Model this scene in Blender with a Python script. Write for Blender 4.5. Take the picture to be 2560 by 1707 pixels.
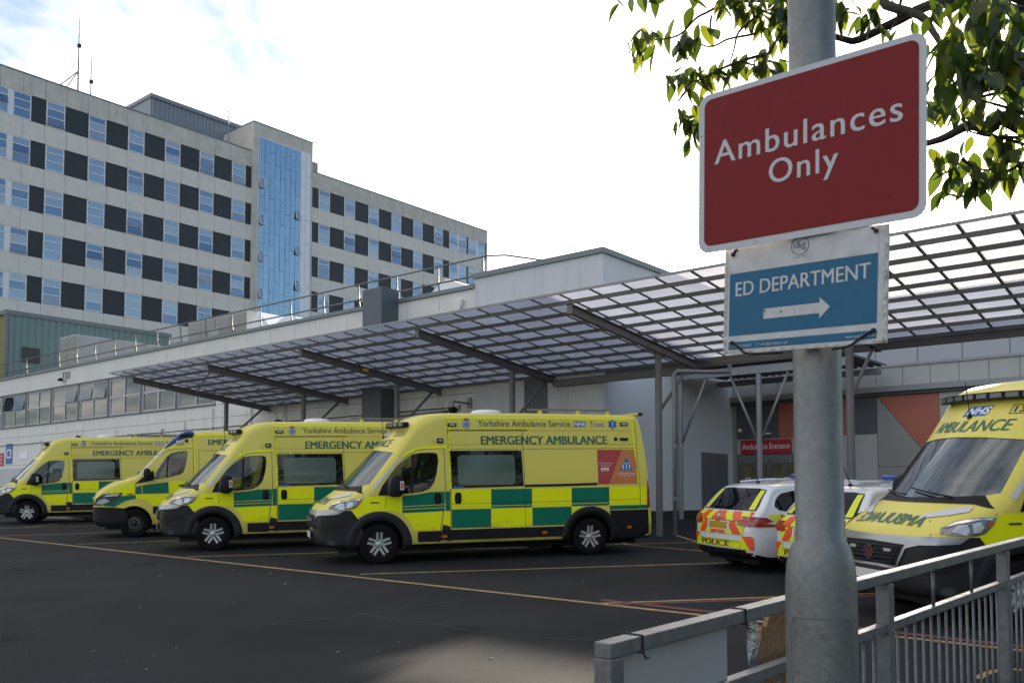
import bpy, bmesh, math, random
from mathutils import Vector, Matrix, geometry
from mathutils.bvhtree import BVHTree
random.seed(7)
S = bpy.context.scene
COL = S.collection
for o in list(bpy.data.objects): bpy.data.objects.remove(o)
R = math.radians
V = Vector

# ---------------------------------------------------------------- camera
F, CX, PY = 2265.0, 1280.0, 1129.0          # focal length and principal point in photo pixels (2560 x 1707)
TH = math.atan(111 / F)                      # slight upward tilt, rest is lens shift
CAMP = V((0, 0, 1.86))
cam = bpy.data.cameras.new('camera'); co = bpy.data.objects.new('camera', cam); COL.objects.link(co)
co.location = CAMP; co.rotation_euler = (R(90) + TH, 0, 0)
cam.sensor_width = 36; cam.sensor_fit = 'HORIZONTAL'; cam.lens = 36 * F / 2560
cam.shift_y = (PY - 853.5) / 2560; cam.clip_start = .05; cam.clip_end = 6000
cam.dof.use_dof = True; cam.dof.focus_distance = 6.5; cam.dof.aperture_fstop = 11
S.camera = co
# ---------------------------------------------------------------- sky and sun
SUN_AZ, SUN_EL = R(24.0), R(16.2)
SUND = V((math.sin(SUN_AZ) * math.cos(SUN_EL), math.cos(SUN_AZ) * math.cos(SUN_EL), math.sin(SUN_EL)))
W = bpy.data.worlds.new('World'); S.world = W; W.use_nodes = True
nt = W.node_tree; N = nt.nodes; L = nt.links; N.clear()
def wn(t, **k):
    n = N.new(t)
    for a, b in k.items(): setattr(n, a, b)
    return n
def wm(op, a, b=None, clamp=False):
    n = N.new('ShaderNodeMath'); n.operation = op; n.use_clamp = clamp
    for i, x in enumerate((a, b)):
        if x is None: continue
        if isinstance(x, (int, float)): n.inputs[i].default_value = x
        else: L.new(x, n.inputs[i])
    return n.outputs[0]
sky = wn('ShaderNodeTexSky', sky_type='NISHITA', sun_disc=False, sun_elevation=SUN_EL, sun_rotation=SUN_AZ)
sky.air_density = 1.0; sky.dust_density = 1.6; sky.ozone_density = 1.6
tc = wn('ShaderNodeTexCoord'); sp = wn('ShaderNodeSeparateXYZ'); L.new(tc.outputs['Generated'], sp.inputs[0])
zz = wm('ADD', wm('MAXIMUM', sp.outputs[2], 0.0), .14)
cx_ = wm('DIVIDE', sp.outputs[0], zz); cy_ = wm('DIVIDE', sp.outputs[1], zz)
cb = wn('ShaderNodeCombineXYZ'); L.new(cx_, cb.inputs[0]); L.new(cy_, cb.inputs[1])
n1 = wn('ShaderNodeTexNoise'); n1.inputs['Scale'].default_value = 1.5; n1.inputs['Detail'].default_value = 9; n1.inputs['Roughness'].default_value = .58; n1.inputs['Distortion'].default_value = .35
L.new(cb.outputs[0], n1.inputs['Vector'])
n2 = wn('ShaderNodeTexNoise'); n2.inputs['Scale'].default_value = 7; n2.inputs['Detail'].default_value = 6; n2.inputs['Roughness'].default_value = .6; n2.inputs['Distortion'].default_value = .8
mp = wn('ShaderNodeMapping'); mp.inputs['Rotation'].default_value = (0, 0, R(35)); mp.inputs['Scale'].default_value = (1, .45, 1); L.new(cb.outputs[0], mp.inputs[0]); L.new(mp.outputs[0], n2.inputs['Vector'])
dt = wn('ShaderNodeVectorMath', operation='DOT_PRODUCT'); L.new(tc.outputs['Generated'], dt.inputs[0]); dt.inputs[1].default_value = SUND
ca = wm('MAXIMUM', dt.outputs['Value'], 0.0)
dl = wn('ShaderNodeVectorMath', operation='DOT_PRODUCT'); L.new(tc.outputs['Generated'], dl.inputs[0]); dl.inputs[1].default_value = V((.95, -.20, .24)).normalized()
clr = wm('POWER', wm('MAXIMUM', dl.outputs['Value'], 0.0), 3.0)       # the thin sheet of cloud breaks up to blue on the right, as the tower's panes show
cov = wm('SUBTRACT', .205, wm('MULTIPLY', clr, .50))
den = wm('ADD', wm('ADD', wm('MULTIPLY', n1.outputs[0], 1.15), wm('MULTIPLY', n2.outputs[0], .38)), cov)
mr = wn('ShaderNodeMapRange'); mr.interpolation_type = 'SMOOTHSTEP'; L.new(den, mr.inputs[0]); mr.inputs[1].default_value = .78; mr.inputs[2].default_value = 1.36
glow = wm('ADD', wm('MULTIPLY', wm('POWER', ca, 6.0), 5.0), wm('MULTIPLY', wm('POWER', ca, 90.0), 22.0))
cl = wm('ADD', wm('ADD', 9.0, wm('MULTIPLY', n1.outputs[0], 3.0)), glow)
cc = wn('ShaderNodeCombineXYZ'); L.new(wm('MULTIPLY', cl, 1.12), cc.inputs[0]); L.new(wm('MULTIPLY', cl, 1.0), cc.inputs[1]); L.new(wm('MULTIPLY', cl, .88), cc.inputs[2])
mx = wn('ShaderNodeMix', data_type='RGBA'); L.new(mr.outputs[0], mx.inputs[0]); L.new(sky.outputs[0], mx.inputs[6]); L.new(cc.outputs[0], mx.inputs[7])
bg = wn('ShaderNodeBackground'); bg.inputs[1].default_value = .10; L.new(mx.outputs[2], bg.inputs[0])
wo = wn('ShaderNodeOutputWorld'); L.new(bg.outputs[0], wo.inputs[0])
sl = bpy.data.lights.new('sun', 'SUN'); sl.energy = 5.0; sl.angle = R(.9); sl.color = (1, .87, .70)
so = bpy.data.objects.new('sun', sl); COL.objects.link(so); so.rotation_euler = (-SUND).to_track_quat('-Z', 'Y').to_euler(); so.location = (20, 40, 40)
S.view_settings.view_transform = 'Standard'; S.view_settings.look = 'None'; S.view_settings.gamma = 1; S.view_settings.use_curve_mapping = False
S.view_settings.exposure = 1.36
S.render.engine = 'CYCLES'
S.cycles.max_bounces = 10; S.cycles.transparent_max_bounces = 16

# ---------------------------------------------------------------- geometry of the place
GX, GY = .00898, .0376                       # the car park falls gently towards the camera
def sat(a, lo, hi): return max(lo, min(hi, a))
def gz(x, y): return GX * sat(x, -45, 45) + GY * sat(y, -6, 62)
GN = V((-GX, -GY, 1)).normalized()
def ray(px, py):
    u = px - CX; v = PY - py; c, s = math.cos(TH), math.sin(TH)
    return V((u, F * c - v * s, F * s + v * c))
def at_depth(px, py, Y):
    d = ray(px, py); return CAMP + d * (Y / d.y)
def on_ground(px, py, h=0.0):
    d = ray(px, py); k = (CAMP.z - h) / (GX * d.x + GY * d.y - d.z); return CAMP + d * k
TD = V((.6366, .7712, 0)); ED = V((.7712, -.6366, 0))   # the two directions of the hospital's grid
WP = V((3.66, 22.53, 0)) + TD * 2.0                      # campus frame: x along the low wall, y into the building
CAMPUS = Matrix(((ED.x, TD.x, 0, WP.x), (ED.y, TD.y, 0, WP.y), (0, 0, 1, 0), (0, 0, 0, 1)))
CINV = CAMPUS.inverted()
TP = V((-40.377, 70.7, 0))
TOWER = Matrix(((TD.x, -ED.x, 0, TP.x), (TD.y, -ED.y, 0, TP.y), (0, 0, 1, 0), (0, 0, 0, 1)))
def fr_y(px, py, y):                          # photo pixel -> campus coordinates on a wall y = const
    o = CINV @ CAMP; d = CINV.to_3x3() @ ray(px, py); return o + d * ((y - o.y) / d.y)
def fr_x(px, py, x):
    o = CINV @ CAMP; d = CINV.to_3x3() @ ray(px, py); return o + d * ((x - o.x) / d.x)

# ---------------------------------------------------------------- helpers
class MB:
    def __init__(s): s.v = []; s.f = []
    def add(s, vs, fs):
        b = len(s.v); s.v += [V(p) for p in vs]; s.f += [tuple(i + b for i in f) for f in fs]; return s
    def box(s, x0, x1, y0, y1, z0, z1):
        return s.add([(x, y, z) for z in (z0, z1) for y in (y0, y1) for x in (x0, x1)],
                     [(0, 2, 3, 1), (4, 5, 7, 6), (0, 1, 5, 4), (2, 6, 7, 3), (0, 4, 6, 2), (1, 3, 7, 5)])
    def obox(s, c, ax, ay, az):
        c, ax, ay, az = V(c), V(ax), V(ay), V(az)
        return s.add([c + ax * i + ay * j + az * k for k in (-1, 1) for j in (-1, 1) for i in (-1, 1)],
                     [(0, 2, 3, 1), (4, 5, 7, 6), (0, 1, 5, 4), (2, 6, 7, 3), (0, 4, 6, 2), (1, 3, 7, 5)])
    def bar(s, a, b, w, h, up=(0, 0, 1)):
        a, b = V(a), V(b); d = (b - a); n = d.normalized(); sd = n.cross(V(up)).normalized(); u = sd.cross(n)
        return s.obox((a + b) / 2, d / 2, sd * (w / 2), u * (h / 2))
    def tube(s, pts, r, n=8, cap=True):
        pts = [V(p) for p in pts]; m = len(pts); rs = r if isinstance(r, (list, tuple)) else [r] * m
        b = len(s.v); prev = None
        for i, p in enumerate(pts):
            t = (pts[min(i + 1, m - 1)] - pts[max(i - 1, 0)]).normalized()
            if prev is None: a = t.orthogonal().normalized()
            else: a = (prev - t * prev.dot(t)).normalized()
            prev = a; c = t.cross(a)
            s.v += [p + (a * math.cos(2 * math.pi * k / n) + c * math.sin(2 * math.pi * k / n)) * rs[i] for k in range(n)]
        for i in range(m - 1):
            for k in range(n):
                k2 = (k + 1) % n; s.f.append((b + i * n + k, b + i * n + k2, b + (i + 1) * n + k2, b + (i + 1) * n + k))
        if cap:
            s.f.append(tuple(b + k for k in reversed(range(n)))); s.f.append(tuple(b + (m - 1) * n + k for k in range(n)))
        return s
    def lathe(s, prof, n=32, axis='z', o=(0, 0, 0)):
        b = len(s.v); o = V(o)
        for r, h in prof:
            for k in range(n):
                a = 2 * math.pi * k / n; x, y = r * math.cos(a), r * math.sin(a)
                s.v.append(o + (V((x, y, h)) if axis == 'z' else V((x, h, y)) if axis == 'y' else V((h, x, y))))
        for i in range(len(prof) - 1):
            for k in range(n):
                k2 = (k + 1) % n; q = (b + i * n + k, b + i * n + k2, b + (i + 1) * n + k2, b + (i + 1) * n + k)
                s.f.append(q if axis != 'y' else q[::-1])
        return s
    def prism(s, poly, fn, d0, d1):           # poly in 2D, fn(u, v, d) -> point
        n = len(poly); b = len(s.v)
        s.v += [V(fn(u, v, d0)) for u, v in poly] + [V(fn(u, v, d1)) for u, v in poly]
        s.f.append(tuple(b + i for i in range(n))); s.f.append(tuple(b + n + i for i in reversed(range(n))))
        for i in range(n):
            j = (i + 1) % n; s.f.append((b + i, b + n + i, b + n + j, b + j))
        return s
OFF = {}                                      # frame offset of each thing's origin
def mesh_of(name, mb, mat, smooth=False, off=None):
    me = bpy.data.meshes.new(name)
    me.from_pydata([tuple(p - off) if off else tuple(p) for p in mb.v], [], mb.f); me.validate()
    if mat: me.materials.append(mat)
    if smooth: me.polygons.foreach_set('use_smooth', [True] * len(me.polygons))
    return me
def obj(name, mb, mat=None, parent=None, smooth=False, loc=None, fix=False, bevel=0, sharp=None):
    off = OFF.get(parent.name) if parent and parent.name in OFF else None
    me = mb if isinstance(mb, bpy.types.Mesh) else mesh_of(name, mb, mat, smooth, off)
    if fix or smooth:
        bm = bmesh.new(); bm.from_mesh(me); bmesh.ops.recalc_face_normals(bm, faces=bm.faces); bm.to_mesh(me); bm.free()
    if smooth and sharp is not None: me.set_sharp_from_angle(angle=R(sharp))
    o = bpy.data.objects.new(name, me); COL.objects.link(o)
    if parent: o.parent = parent
    if loc is not None: o.location = V(loc) - (off if off and isinstance(mb, bpy.types.Mesh) else V((0, 0, 0)))
    if bevel:
        m = o.modifiers.new('bevel', 'BEVEL'); m.width = bevel; m.segments = 2; m.limit_method = 'ANGLE'
    return o
def tag(o, label, cat, group=None):
    o['label'] = label; o['category'] = cat
    if group: o['group'] = group
    return o
def struct(o): o['kind'] = 'structure'; return o
def thing(name, label, cat, M=None, base=(0, 0, 0), group=None):
    o = bpy.data.objects.new(name, None); COL.objects.link(o); o.empty_display_size = .3
    M = M or Matrix.Identity(4); b = V(base)
    o.matrix_world = M @ Matrix.Translation(b); OFF[o.name] = b
    return tag(o, label, cat, group)
def piece(name, me, parent, loc, rot=None, scale=None):  # an object that shares mesh data, placed in the frame of its thing
    o = bpy.data.objects.new(name, me); COL.objects.link(o); o.parent = parent
    p = parent
    while p and p.name not in OFF and p.parent: p = p.parent
    off = OFF.get(parent.name, V((0, 0, 0)))
    o.location = V(loc) - off
    if rot: o.rotation_euler = rot
    if scale: o.scale = scale
    return o
def copy_tree(o, parent=None):
    c = o.copy(); COL.objects.link(c); c.parent = parent
    if o.name in OFF: OFF[c.name] = OFF[o.name]
    for ch in list(o.children): copy_tree(ch, c)
    return c
def lerp(a, b, t): return a + (b - a) * t
def pchip(tab, x):
    if x <= tab[0][0]: return tab[0][1]
    if x >= tab[-1][0]: return tab[-1][1]
    n = len(tab)
    i = max(k for k in range(n - 1) if tab[k][0] <= x)
    def sl_(k): return (tab[k + 1][1] - tab[k][1]) / (tab[k + 1][0] - tab[k][0])
    def m(k):
        if k == 0: return sl_(0)
        if k == n - 1: return sl_(n - 2)
        a, b = sl_(k - 1), sl_(k)
        return 0 if a * b <= 0 else 2 * a * b / (a + b)
    x0, y0 = tab[i]; x1, y1 = tab[i + 1]; h = x1 - x0; t = (x - x0) / h
    return (2*t**3 - 3*t*t + 1)*y0 + (t**3 - 2*t*t + t)*h*m(i) + (-2*t**3 + 3*t*t)*y1 + (t**3 - t*t)*h*m(i + 1)
_tx = {}
def text2d(body, bold=0.0, shear=0.0, spacing=1.0):
    key = (body, bold, shear, spacing)
    if key not in _tx:
        c = bpy.data.curves.new('lettering', 'FONT'); c.body = body; c.size = 1; c.offset = bold; c.shear = shear; c.space_character = spacing; c.resolution_u = 5
        o = bpy.data.objects.new('lettering', c); me = bpy.data.meshes.new_from_object(o)
        _tx[key] = ([(v.co.x, v.co.y) for v in me.vertices], [tuple(p.vertices) for p in me.polygons])
        bpy.data.objects.remove(o); bpy.data.meshes.remove(me)
    return _tx[key]
def text_fit(body, x0, x1, y0, y1, bold=0.0, shear=0.0, spacing=1.0, mirror=False):
    vs, fs = text2d(body, bold, shear, spacing)
    ax = min(v[0] for v in vs); bx = max(v[0] for v in vs); ay = min(v[1] for v in vs); by = max(v[1] for v in vs)
    out = []
    for x, y in vs:
        t = (x - ax) / (bx - ax)
        if mirror: t = 1 - t
        out.append((x0 + (x1 - x0) * t, y0 + (y1 - y0) * (y - ay) / (by - ay)))
    return out, fs
def text_on(name, body, x0, x1, y0, y1, fn, mat, parent, heavy=0.0, push=(0, -1, 0), **k):
    vs, fs = text_fit(body, x0 + (heavy if x1 > x0 else -heavy), x1 - (heavy if x1 > x0 else -heavy), y0, y1, **k); mb = MB()
    for i, dx in enumerate((0, heavy, -heavy, heavy / 2, -heavy / 2) if heavy else (0,)): mb.add([fn(x + dx, y) + V(push) * (.0008 * i) for x, y in vs], fs) if heavy else mb.add([fn(x, y) for x, y in vs], fs)
    return obj(name, mb, mat, parent)

# ---------------------------------------------------------------- materials
MATS = {}
def mat(name, col, rough=.5, metal=0.0, var=0.0, vs=3.0, streak=0.0, bump=0.0, bs=60.0, spec=.5, coat=0.0, vcol=None, rvar=0.0, emit=None):
    m = bpy.data.materials.new(name); m.use_nodes = True; t = m.node_tree; b = t.nodes['Principled BSDF']
    b.inputs['Base Color'].default_value = (*col, 1); b.inputs['Roughness'].default_value = rough; b.inputs['Metallic'].default_value = metal
    b.inputs['Specular IOR Level'].default_value = spec; b.inputs['Coat Weight'].default_value = coat; b.inputs['Coat Roughness'].default_value = .06
    g = None
    def pos(sc):
        nonlocal g
        if g is None: g = t.nodes.new('ShaderNodeNewGeometry')
        mp = t.nodes.new('ShaderNodeMapping'); mp.inputs['Scale'].default_value = sc; t.links.new(g.outputs['Position'], mp.inputs[0]); return mp.outputs[0]
    def noise(vec, scale, det=5, ro=.6):
        n = t.nodes.new('ShaderNodeTexNoise'); n.inputs['Scale'].default_value = scale; n.inputs['Detail'].default_value = det; n.inputs['Roughness'].default_value = ro
        t.links.new(vec, n.inputs['Vector']); return n.outputs[0]
    cur = None
    def darken(fac_socket, lo, hi, tocol):
        nonlocal cur
        r = t.nodes.new('ShaderNodeMapRange'); t.links.new(fac_socket, r.inputs[0]); r.inputs[1].default_value = lo; r.inputs[2].default_value = hi
        mx = t.nodes.new('ShaderNodeMix'); mx.data_type = 'RGBA'; t.links.new(r.outputs[0], mx.inputs[0])
        if cur is None: mx.inputs[6].default_value = (*col, 1)
        else: t.links.new(cur, mx.inputs[6])
        mx.inputs[7].default_value = (*tocol, 1); cur = mx.outputs[2]
    if var: darken(noise(pos((1, 1, 1)), vs), .35, .75, vcol or tuple(c * (1 - var) for c in col))
    if streak: darken(noise(pos((2.2, 2.2, .16)), 2.2, 7, .7), .50, .82, tuple(c * (1 - streak) for c in col))
    if cur is not None: t.links.new(cur, b.inputs['Base Color'])
    if rvar:
        r = t.nodes.new('ShaderNodeMapRange'); t.links.new(noise(pos((1, 1, 1)), 4), r.inputs[0]); r.inputs[1].default_value = .3; r.inputs[2].default_value = .7
        r.inputs[3].default_value = max(.02, rough - rvar); r.inputs[4].default_value = rough + rvar; t.links.new(r.outputs[0], b.inputs['Roughness'])
    if bump:
        bn = t.nodes.new('ShaderNodeBump'); bn.inputs['Strength'].default_value = bump; bn.inputs['Distance'].default_value = .01
        t.links.new(noise(pos((1, 1, 1)), bs, 4), bn.inputs['Height']); t.links.new(bn.outputs[0], b.inputs['Normal'])
    if emit: b.inputs['Emission Color'].default_value = (*emit[0], 1); b.inputs['Emission Strength'].default_value = emit[1]
    MATS[name] = m; return m
def schlick(t, f0):                           # two-sided Fresnel for thin sheets
    lw = t.nodes.new('ShaderNodeLayerWeight'); lw.inputs[0].default_value = .5
    p = t.nodes.new('ShaderNodeMath'); p.operation = 'POWER'; t.links.new(lw.outputs['Facing'], p.inputs[0]); p.inputs[1].default_value = 5
    r = t.nodes.new('ShaderNodeMapRange'); t.links.new(p.outputs[0], r.inputs[0]); r.inputs[3].default_value = f0; r.inputs[4].default_value = 1
    return r.outputs[0]
def glass(name, tint=(.5, .55, .55), fac=.12, rough=.02, body=None, gtint=(.92, .95, 1)):
    m = bpy.data.materials.new(name); m.use_nodes = True; t = m.node_tree; t.nodes.clear()
    out = t.nodes.new('ShaderNodeOutputMaterial'); mx = t.nodes.new('ShaderNodeMixShader')
    ad = schlick(t, .04 + fac)
    gl = t.nodes.new('ShaderNodeBsdfGlossy'); gl.inputs['Roughness'].default_value = rough; gl.inputs[0].default_value = (*gtint, 1)
    if body: tr = t.nodes.new('ShaderNodeBsdfDiffuse'); tr.inputs[0].default_value = (*body, 1)
    else: tr = t.nodes.new('ShaderNodeBsdfTransparent'); tr.inputs[0].default_value = (*tint, 1)
    t.links.new(ad, mx.inputs[0]); t.links.new(tr.outputs[0], mx.inputs[1]); t.links.new(gl.outputs[0], mx.inputs[2]); t.links.new(mx.outputs[0], out.inputs[0])
    MATS[name] = m; return m
mat('concrete', (.70, .685, .64), .85, var=.10, vs=1.2, streak=.12, bump=.15, bs=25)
mat('concrete_top', (.62, .60, .545), .9, var=.22, vs=.9, streak=.42, bump=.2, bs=20)
mat('joint', (.17, .165, .155), .9)
mat('dark_cladding', (.028, .036, .045), .55, var=.25, vs=2)
mat('win_frame', (.46, .47, .49), .45)
mat('tower_frame', (.72, .72, .75), .45)
glass('tower_glass', body=(.04, .06, .085), fac=.34, rough=.03, gtint=(.74, .87, 1))
glass('tower_glass_dark', body=(.012, .022, .04), fac=.28, rough=.02, gtint=(.58, .77, 1))
glass('tower_glass_pale', body=(.14, .16, .18), fac=.28, rough=.06)
glass('curtain_glass', body=(.03, .055, .09), fac=.40, rough=.015, gtint=(.60, .82, 1))
mat('spandrel_white', (.72, .76, .82), .3)
mat('plant_grey', (.22, .25, .29), .5, metal=.2, var=.12, vs=1)
mat('wall_panel', (.70, .695, .67), .8, var=.10, vs=1.0, streak=.16, bump=.1, bs=18)
mat('coping', (.16, .19, .20), .5, metal=.3)
mat('slate_panel', (.085, .105, .125), .5, var=.15)
mat('white_render', (.60, .61, .64), .85, var=.10, vs=.8, streak=.30, bump=.25, bs=14)
mat('white_wall', (.69, .69, .70), .85, var=.06, vs=.7, streak=.08, bump=.1, bs=20)
mat('brick_plinth', (.045, .042, .042), .8, var=.4, vs=14)
mat('green_cladding', (.15, .23, .23), .45, metal=.15, var=.12, vs=1.2, streak=.1)
mat('olive_cladding', (.22, .20, .06), .6, var=.15, vs=1)
mat('louvre', (.035, .04, .045), .6)
mat('galv', (.175, .185, .19), .5, metal=.4, var=.5, vs=22, vcol=(.10, .108, .113), rvar=.12, streak=.25, bump=.1, bs=70)
mat('galv_post', (.195, .205, .205), .46, metal=.5, var=.35, vs=48, vcol=(.145, .155, .157), rvar=.14, bump=.12, bs=60, streak=.18)
mat('steel_paint', (.15, .148, .155), .5, var=.1, vs=2)
mat('steel_light', (.26, .265, .285), .45, metal=.1, var=.1, vs=2)
mat('rooflight', (.78, .80, .84), .3)
mat('panel_grey', (.40, .405, .40), .6, var=.06, vs=1)
mat('panel_dark', (.085, .087, .10), .6, var=.08, vs=1)
mat('panel_red', (.42, .13, .086), .6, var=.10, vs=1)
mat('panel_mid', (.28, .275, .265), .6, var=.08, vs=1)
mat('sign_red', (.42, .012, .025), .45)
mat('white_letter', (.80, .80, .80), .5)
mat('door_frame', (.20, .205, .22), .45, metal=.3)
glass('door_glass', tint=(.35, .36, .34), fac=.05)
glass('low_glass', tint=(.55, .57, .58), fac=.03)
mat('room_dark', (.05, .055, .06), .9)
mat('curtain', (.62, .62, .62), .9, var=.2, vs=2.5)
mat('curtain_warm_reflection', (.74, .50, .32), .9, var=.35, vs=2.0)  # warm reflection of a sunlit building, painted into the curtain colour
mat('blue_sign', (.02, .13, .36), .45)
mat('black_plastic', (.010, .010, .012), .45, spec=.25)
mat('cream_plastic', (.66, .66, .62), .4)
mat('yellow_notice', (.62, .50, .03), .5)
mat('line_yellow', (.42, .27, .10), .8, var=.45, vs=6, vcol=(.20, .14, .075))
mat('line_red', (.22, .055, .055), .85, var=.5, vs=6, vcol=(.07, .04, .04))
def asphalt():
    m = mat('asphalt', (.022, .023, .027), .85, spec=.16); t = m.node_tree; b = t.nodes['Principled BSDF']
    g = t.nodes.new('ShaderNodeNewGeometry')
    def nz(s, d=4, r=.6):
        n = t.nodes.new('ShaderNodeTexNoise'); n.inputs['Scale'].default_value = s; n.inputs['Detail'].default_value = d; n.inputs['Roughness'].default_value = r; t.links.new(g.outputs['Position'], n.inputs['Vector']); return n.outputs[0]
    r1 = t.nodes.new('ShaderNodeValToRGB'); r1.color_ramp.elements[0].position = .30; r1.color_ramp.elements[0].color = (.003, .0035, .005, 1); r1.color_ramp.elements[1].position = .72; r1.color_ramp.elements[1].color = (.038, .039, .043, 1)
    t.links.new(nz(70, 5, .85), r1.inputs[0])
    r2 = t.nodes.new('ShaderNodeMapRange'); t.links.new(nz(.45, 6, .62), r2.inputs[0]); r2.inputs[1].default_value = .3; r2.inputs[2].default_value = .7; r2.inputs[3].default_value = .62; r2.inputs[4].default_value = 1.25
    mm = t.nodes.new('ShaderNodeVectorMath'); mm.operation = 'SCALE'; t.links.new(r1.outputs[0], mm.inputs[0]); t.links.new(r2.outputs[0], mm.inputs['Scale'])
    r3 = t.nodes.new('ShaderNodeMapRange'); t.links.new(nz(260, 1, .5), r3.inputs[0]); r3.inputs[1].default_value = .70; r3.inputs[2].default_value = .76
    mx = t.nodes.new('ShaderNodeMix'); mx.data_type = 'RGBA'; t.links.new(r3.outputs[0], mx.inputs[0]); t.links.new(mm.outputs[0], mx.inputs[6]); mx.inputs[7].default_value = (.15, .145, .14, 1)
    ov = t.nodes.new('ShaderNodeTexVoronoi'); ov.inputs['Scale'].default_value = .55; t.links.new(g.outputs['Position'], ov.inputs['Vector'])
    wb_ = t.nodes.new('ShaderNodeMath'); wb_.operation = 'ADD'; t.links.new(ov.outputs['Distance'], wb_.inputs[0]); nb = t.nodes.new('ShaderNodeMath'); nb.operation = 'MULTIPLY'; t.links.new(nz(3.5, 4), nb.inputs[0]); nb.inputs[1].default_value = .30; t.links.new(nb.outputs[0], wb_.inputs[1])
    ro = t.nodes.new('ShaderNodeMapRange'); t.links.new(wb_.outputs[0], ro.inputs[0]); ro.inputs[1].default_value = .20; ro.inputs[2].default_value = .34; ro.inputs[3].default_value = .45; ro.inputs[4].default_value = 1
    sc = t.nodes.new('ShaderNodeVectorMath'); sc.operation = 'SCALE'; t.links.new(mx.outputs[2], sc.inputs[0]); t.links.new(ro.outputs[0], sc.inputs['Scale'])
    t.links.new(sc.outputs[0], b.inputs['Base Color'])
    bp = t.nodes.new('ShaderNodeBump'); bp.inputs['Strength'].default_value = .55; bp.inputs['Distance'].default_value = .008; t.links.new(nz(120, 3, .7), bp.inputs['Height']); t.links.new(bp.outputs[0], b.inputs['Normal'])
asphalt()
def polycarb():
    m = bpy.data.materials.new('polycarbonate'); m.use_nodes = True; t = m.node_tree; t.nodes.clear()
    out = t.nodes.new('ShaderNodeOutputMaterial')
    tl = t.nodes.new('ShaderNodeBsdfTranslucent'); tl.inputs[0].default_value = (.36, .38, .44, 1)
    df = t.nodes.new('ShaderNodeBsdfDiffuse'); df.inputs[0].default_value = (.30, .32, .37, 1)
    tr = t.nodes.new('ShaderNodeBsdfTransparent'); tr.inputs[0].default_value = (.80, .83, .88, 1)
    gl = t.nodes.new('ShaderNodeBsdfGlossy'); gl.inputs[1].default_value = .12
    oi = t.nodes.new('ShaderNodeObjectInfo'); gg = t.nodes.new('ShaderNodeNewGeometry'); nn = t.nodes.new('ShaderNodeTexNoise'); nn.inputs['Scale'].default_value = 1.3; nn.inputs['Detail'].default_value = 6; t.links.new(gg.outputs['Position'], nn.inputs['Vector'])
    ma = t.nodes.new('ShaderNodeMath'); ma.operation = 'MULTIPLY_ADD'; t.links.new(oi.outputs['Random'], ma.inputs[0]); ma.inputs[1].default_value = .22; ma.inputs[2].default_value = .66
    mb_ = t.nodes.new('ShaderNodeMath'); mb_.operation = 'MULTIPLY_ADD'; t.links.new(nn.outputs[0], mb_.inputs[0]); mb_.inputs[1].default_value = .45; t.links.new(ma.outputs[0], mb_.inputs[2])
    vm = t.nodes.new('ShaderNodeVectorMath'); vm.operation = 'SCALE'; vm.inputs[0].default_value = (.37, .40, .49); t.links.new(mb_.outputs[0], vm.inputs['Scale']); t.links.new(vm.outputs[0], tl.inputs[0])
    a = t.nodes.new('ShaderNodeMixShader'); a.inputs[0].default_value = .25; t.links.new(tl.outputs[0], a.inputs[1]); t.links.new(df.outputs[0], a.inputs[2])
    b = t.nodes.new('ShaderNodeMixShader'); b.inputs[0].default_value = .09; t.links.new(a.outputs[0], b.inputs[1]); t.links.new(tr.outputs[0], b.inputs[2])
    fr = schlick(t, .04)
    c = t.nodes.new('ShaderNodeMixShader'); t.links.new(fr, c.inputs[0]); t.links.new(b.outputs[0], c.inputs[1]); t.links.new(gl.outputs[0], c.inputs[2])
    t.links.new(c.outputs[0], out.inputs[0]); MATS['polycarbonate'] = m
polycarb()
M_ = MATS
# ================================================================ the setting
def steps(a, b, n): return [a + (b - a) * i / n for i in range(n + 1)]
gx_ = [-900, -500, -250, -120] + steps(-80, 80, 40) + [120, 250, 500, 900]
gy_ = [-500, -250, -120, -60, -30] + steps(-12, 70, 41) + [90, 130, 200, 350, 600, 1000, 1800]
mb = MB(); mb.v = [V((x, y, gz(x, y))) for y in gy_ for x in gx_]
nx = len(gx_); mb.f = [(j * nx + i, j * nx + i + 1, (j + 1) * nx + i + 1, (j + 1) * nx + i) for j in range(len(gy_) - 1) for i in range(nx - 1)]
struct(obj('ground', mb, M_['asphalt'], smooth=True))
def strip(name, pts, w, m, lift=.004, side=0.0):
    pts = [V((p[0], p[1], 0)) for p in pts]; mb = MB(); P = []
    for a, b in zip(pts, pts[1:]):
        n = max(1, int((b - a).length / 1.5)); P += [a.lerp(b, i / n) for i in range(n)]
    P.append(pts[-1]); k = len(P)
    for i, p in enumerate(P):
        t = (P[min(i + 1, k - 1)] - P[max(i - 1, 0)]).normalized(); s_ = V((-t.y, t.x, 0))
        for e in (-1, 1):
            q = p + s_ * (side + e * w / 2); mb.v.append(V((q.x, q.y, gz(q.x, q.y) + lift)))
    mb.f = [(2 * i, 2 * i + 2, 2 * i + 3, 2 * i + 1) for i in range(k - 1)]
    return struct(obj(name, mb, m))
def gp(px, py): return on_ground(px, py)
A_, B_ = gp(0, 1343.7), gp(1495, 1508.5); dm = (B_ - A_).normalized()
strip('boundary_line', [A_ - dm * 22, B_ + dm * 9], .11, M_['line_yellow'])
strip('red_line', [B_ - dm * .1 + V((.06, .16, 0)), B_ + dm * 9], .13, M_['line_red'], .005, side=.13)
def seg(name, a, b, w, m, ext=0.0, **k):
    p, q = gp(*a), gp(*b); t = (q - p).normalized(); return strip(name, [p, q + t * ext], w, m, **k)
seg('bay_line', (900, 1435), (1900, 1404), .09, M_['line_yellow'])
seg('bay_line', (467, 1391.6), (1746, 1355), .09, M_['line_yellow'])
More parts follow.
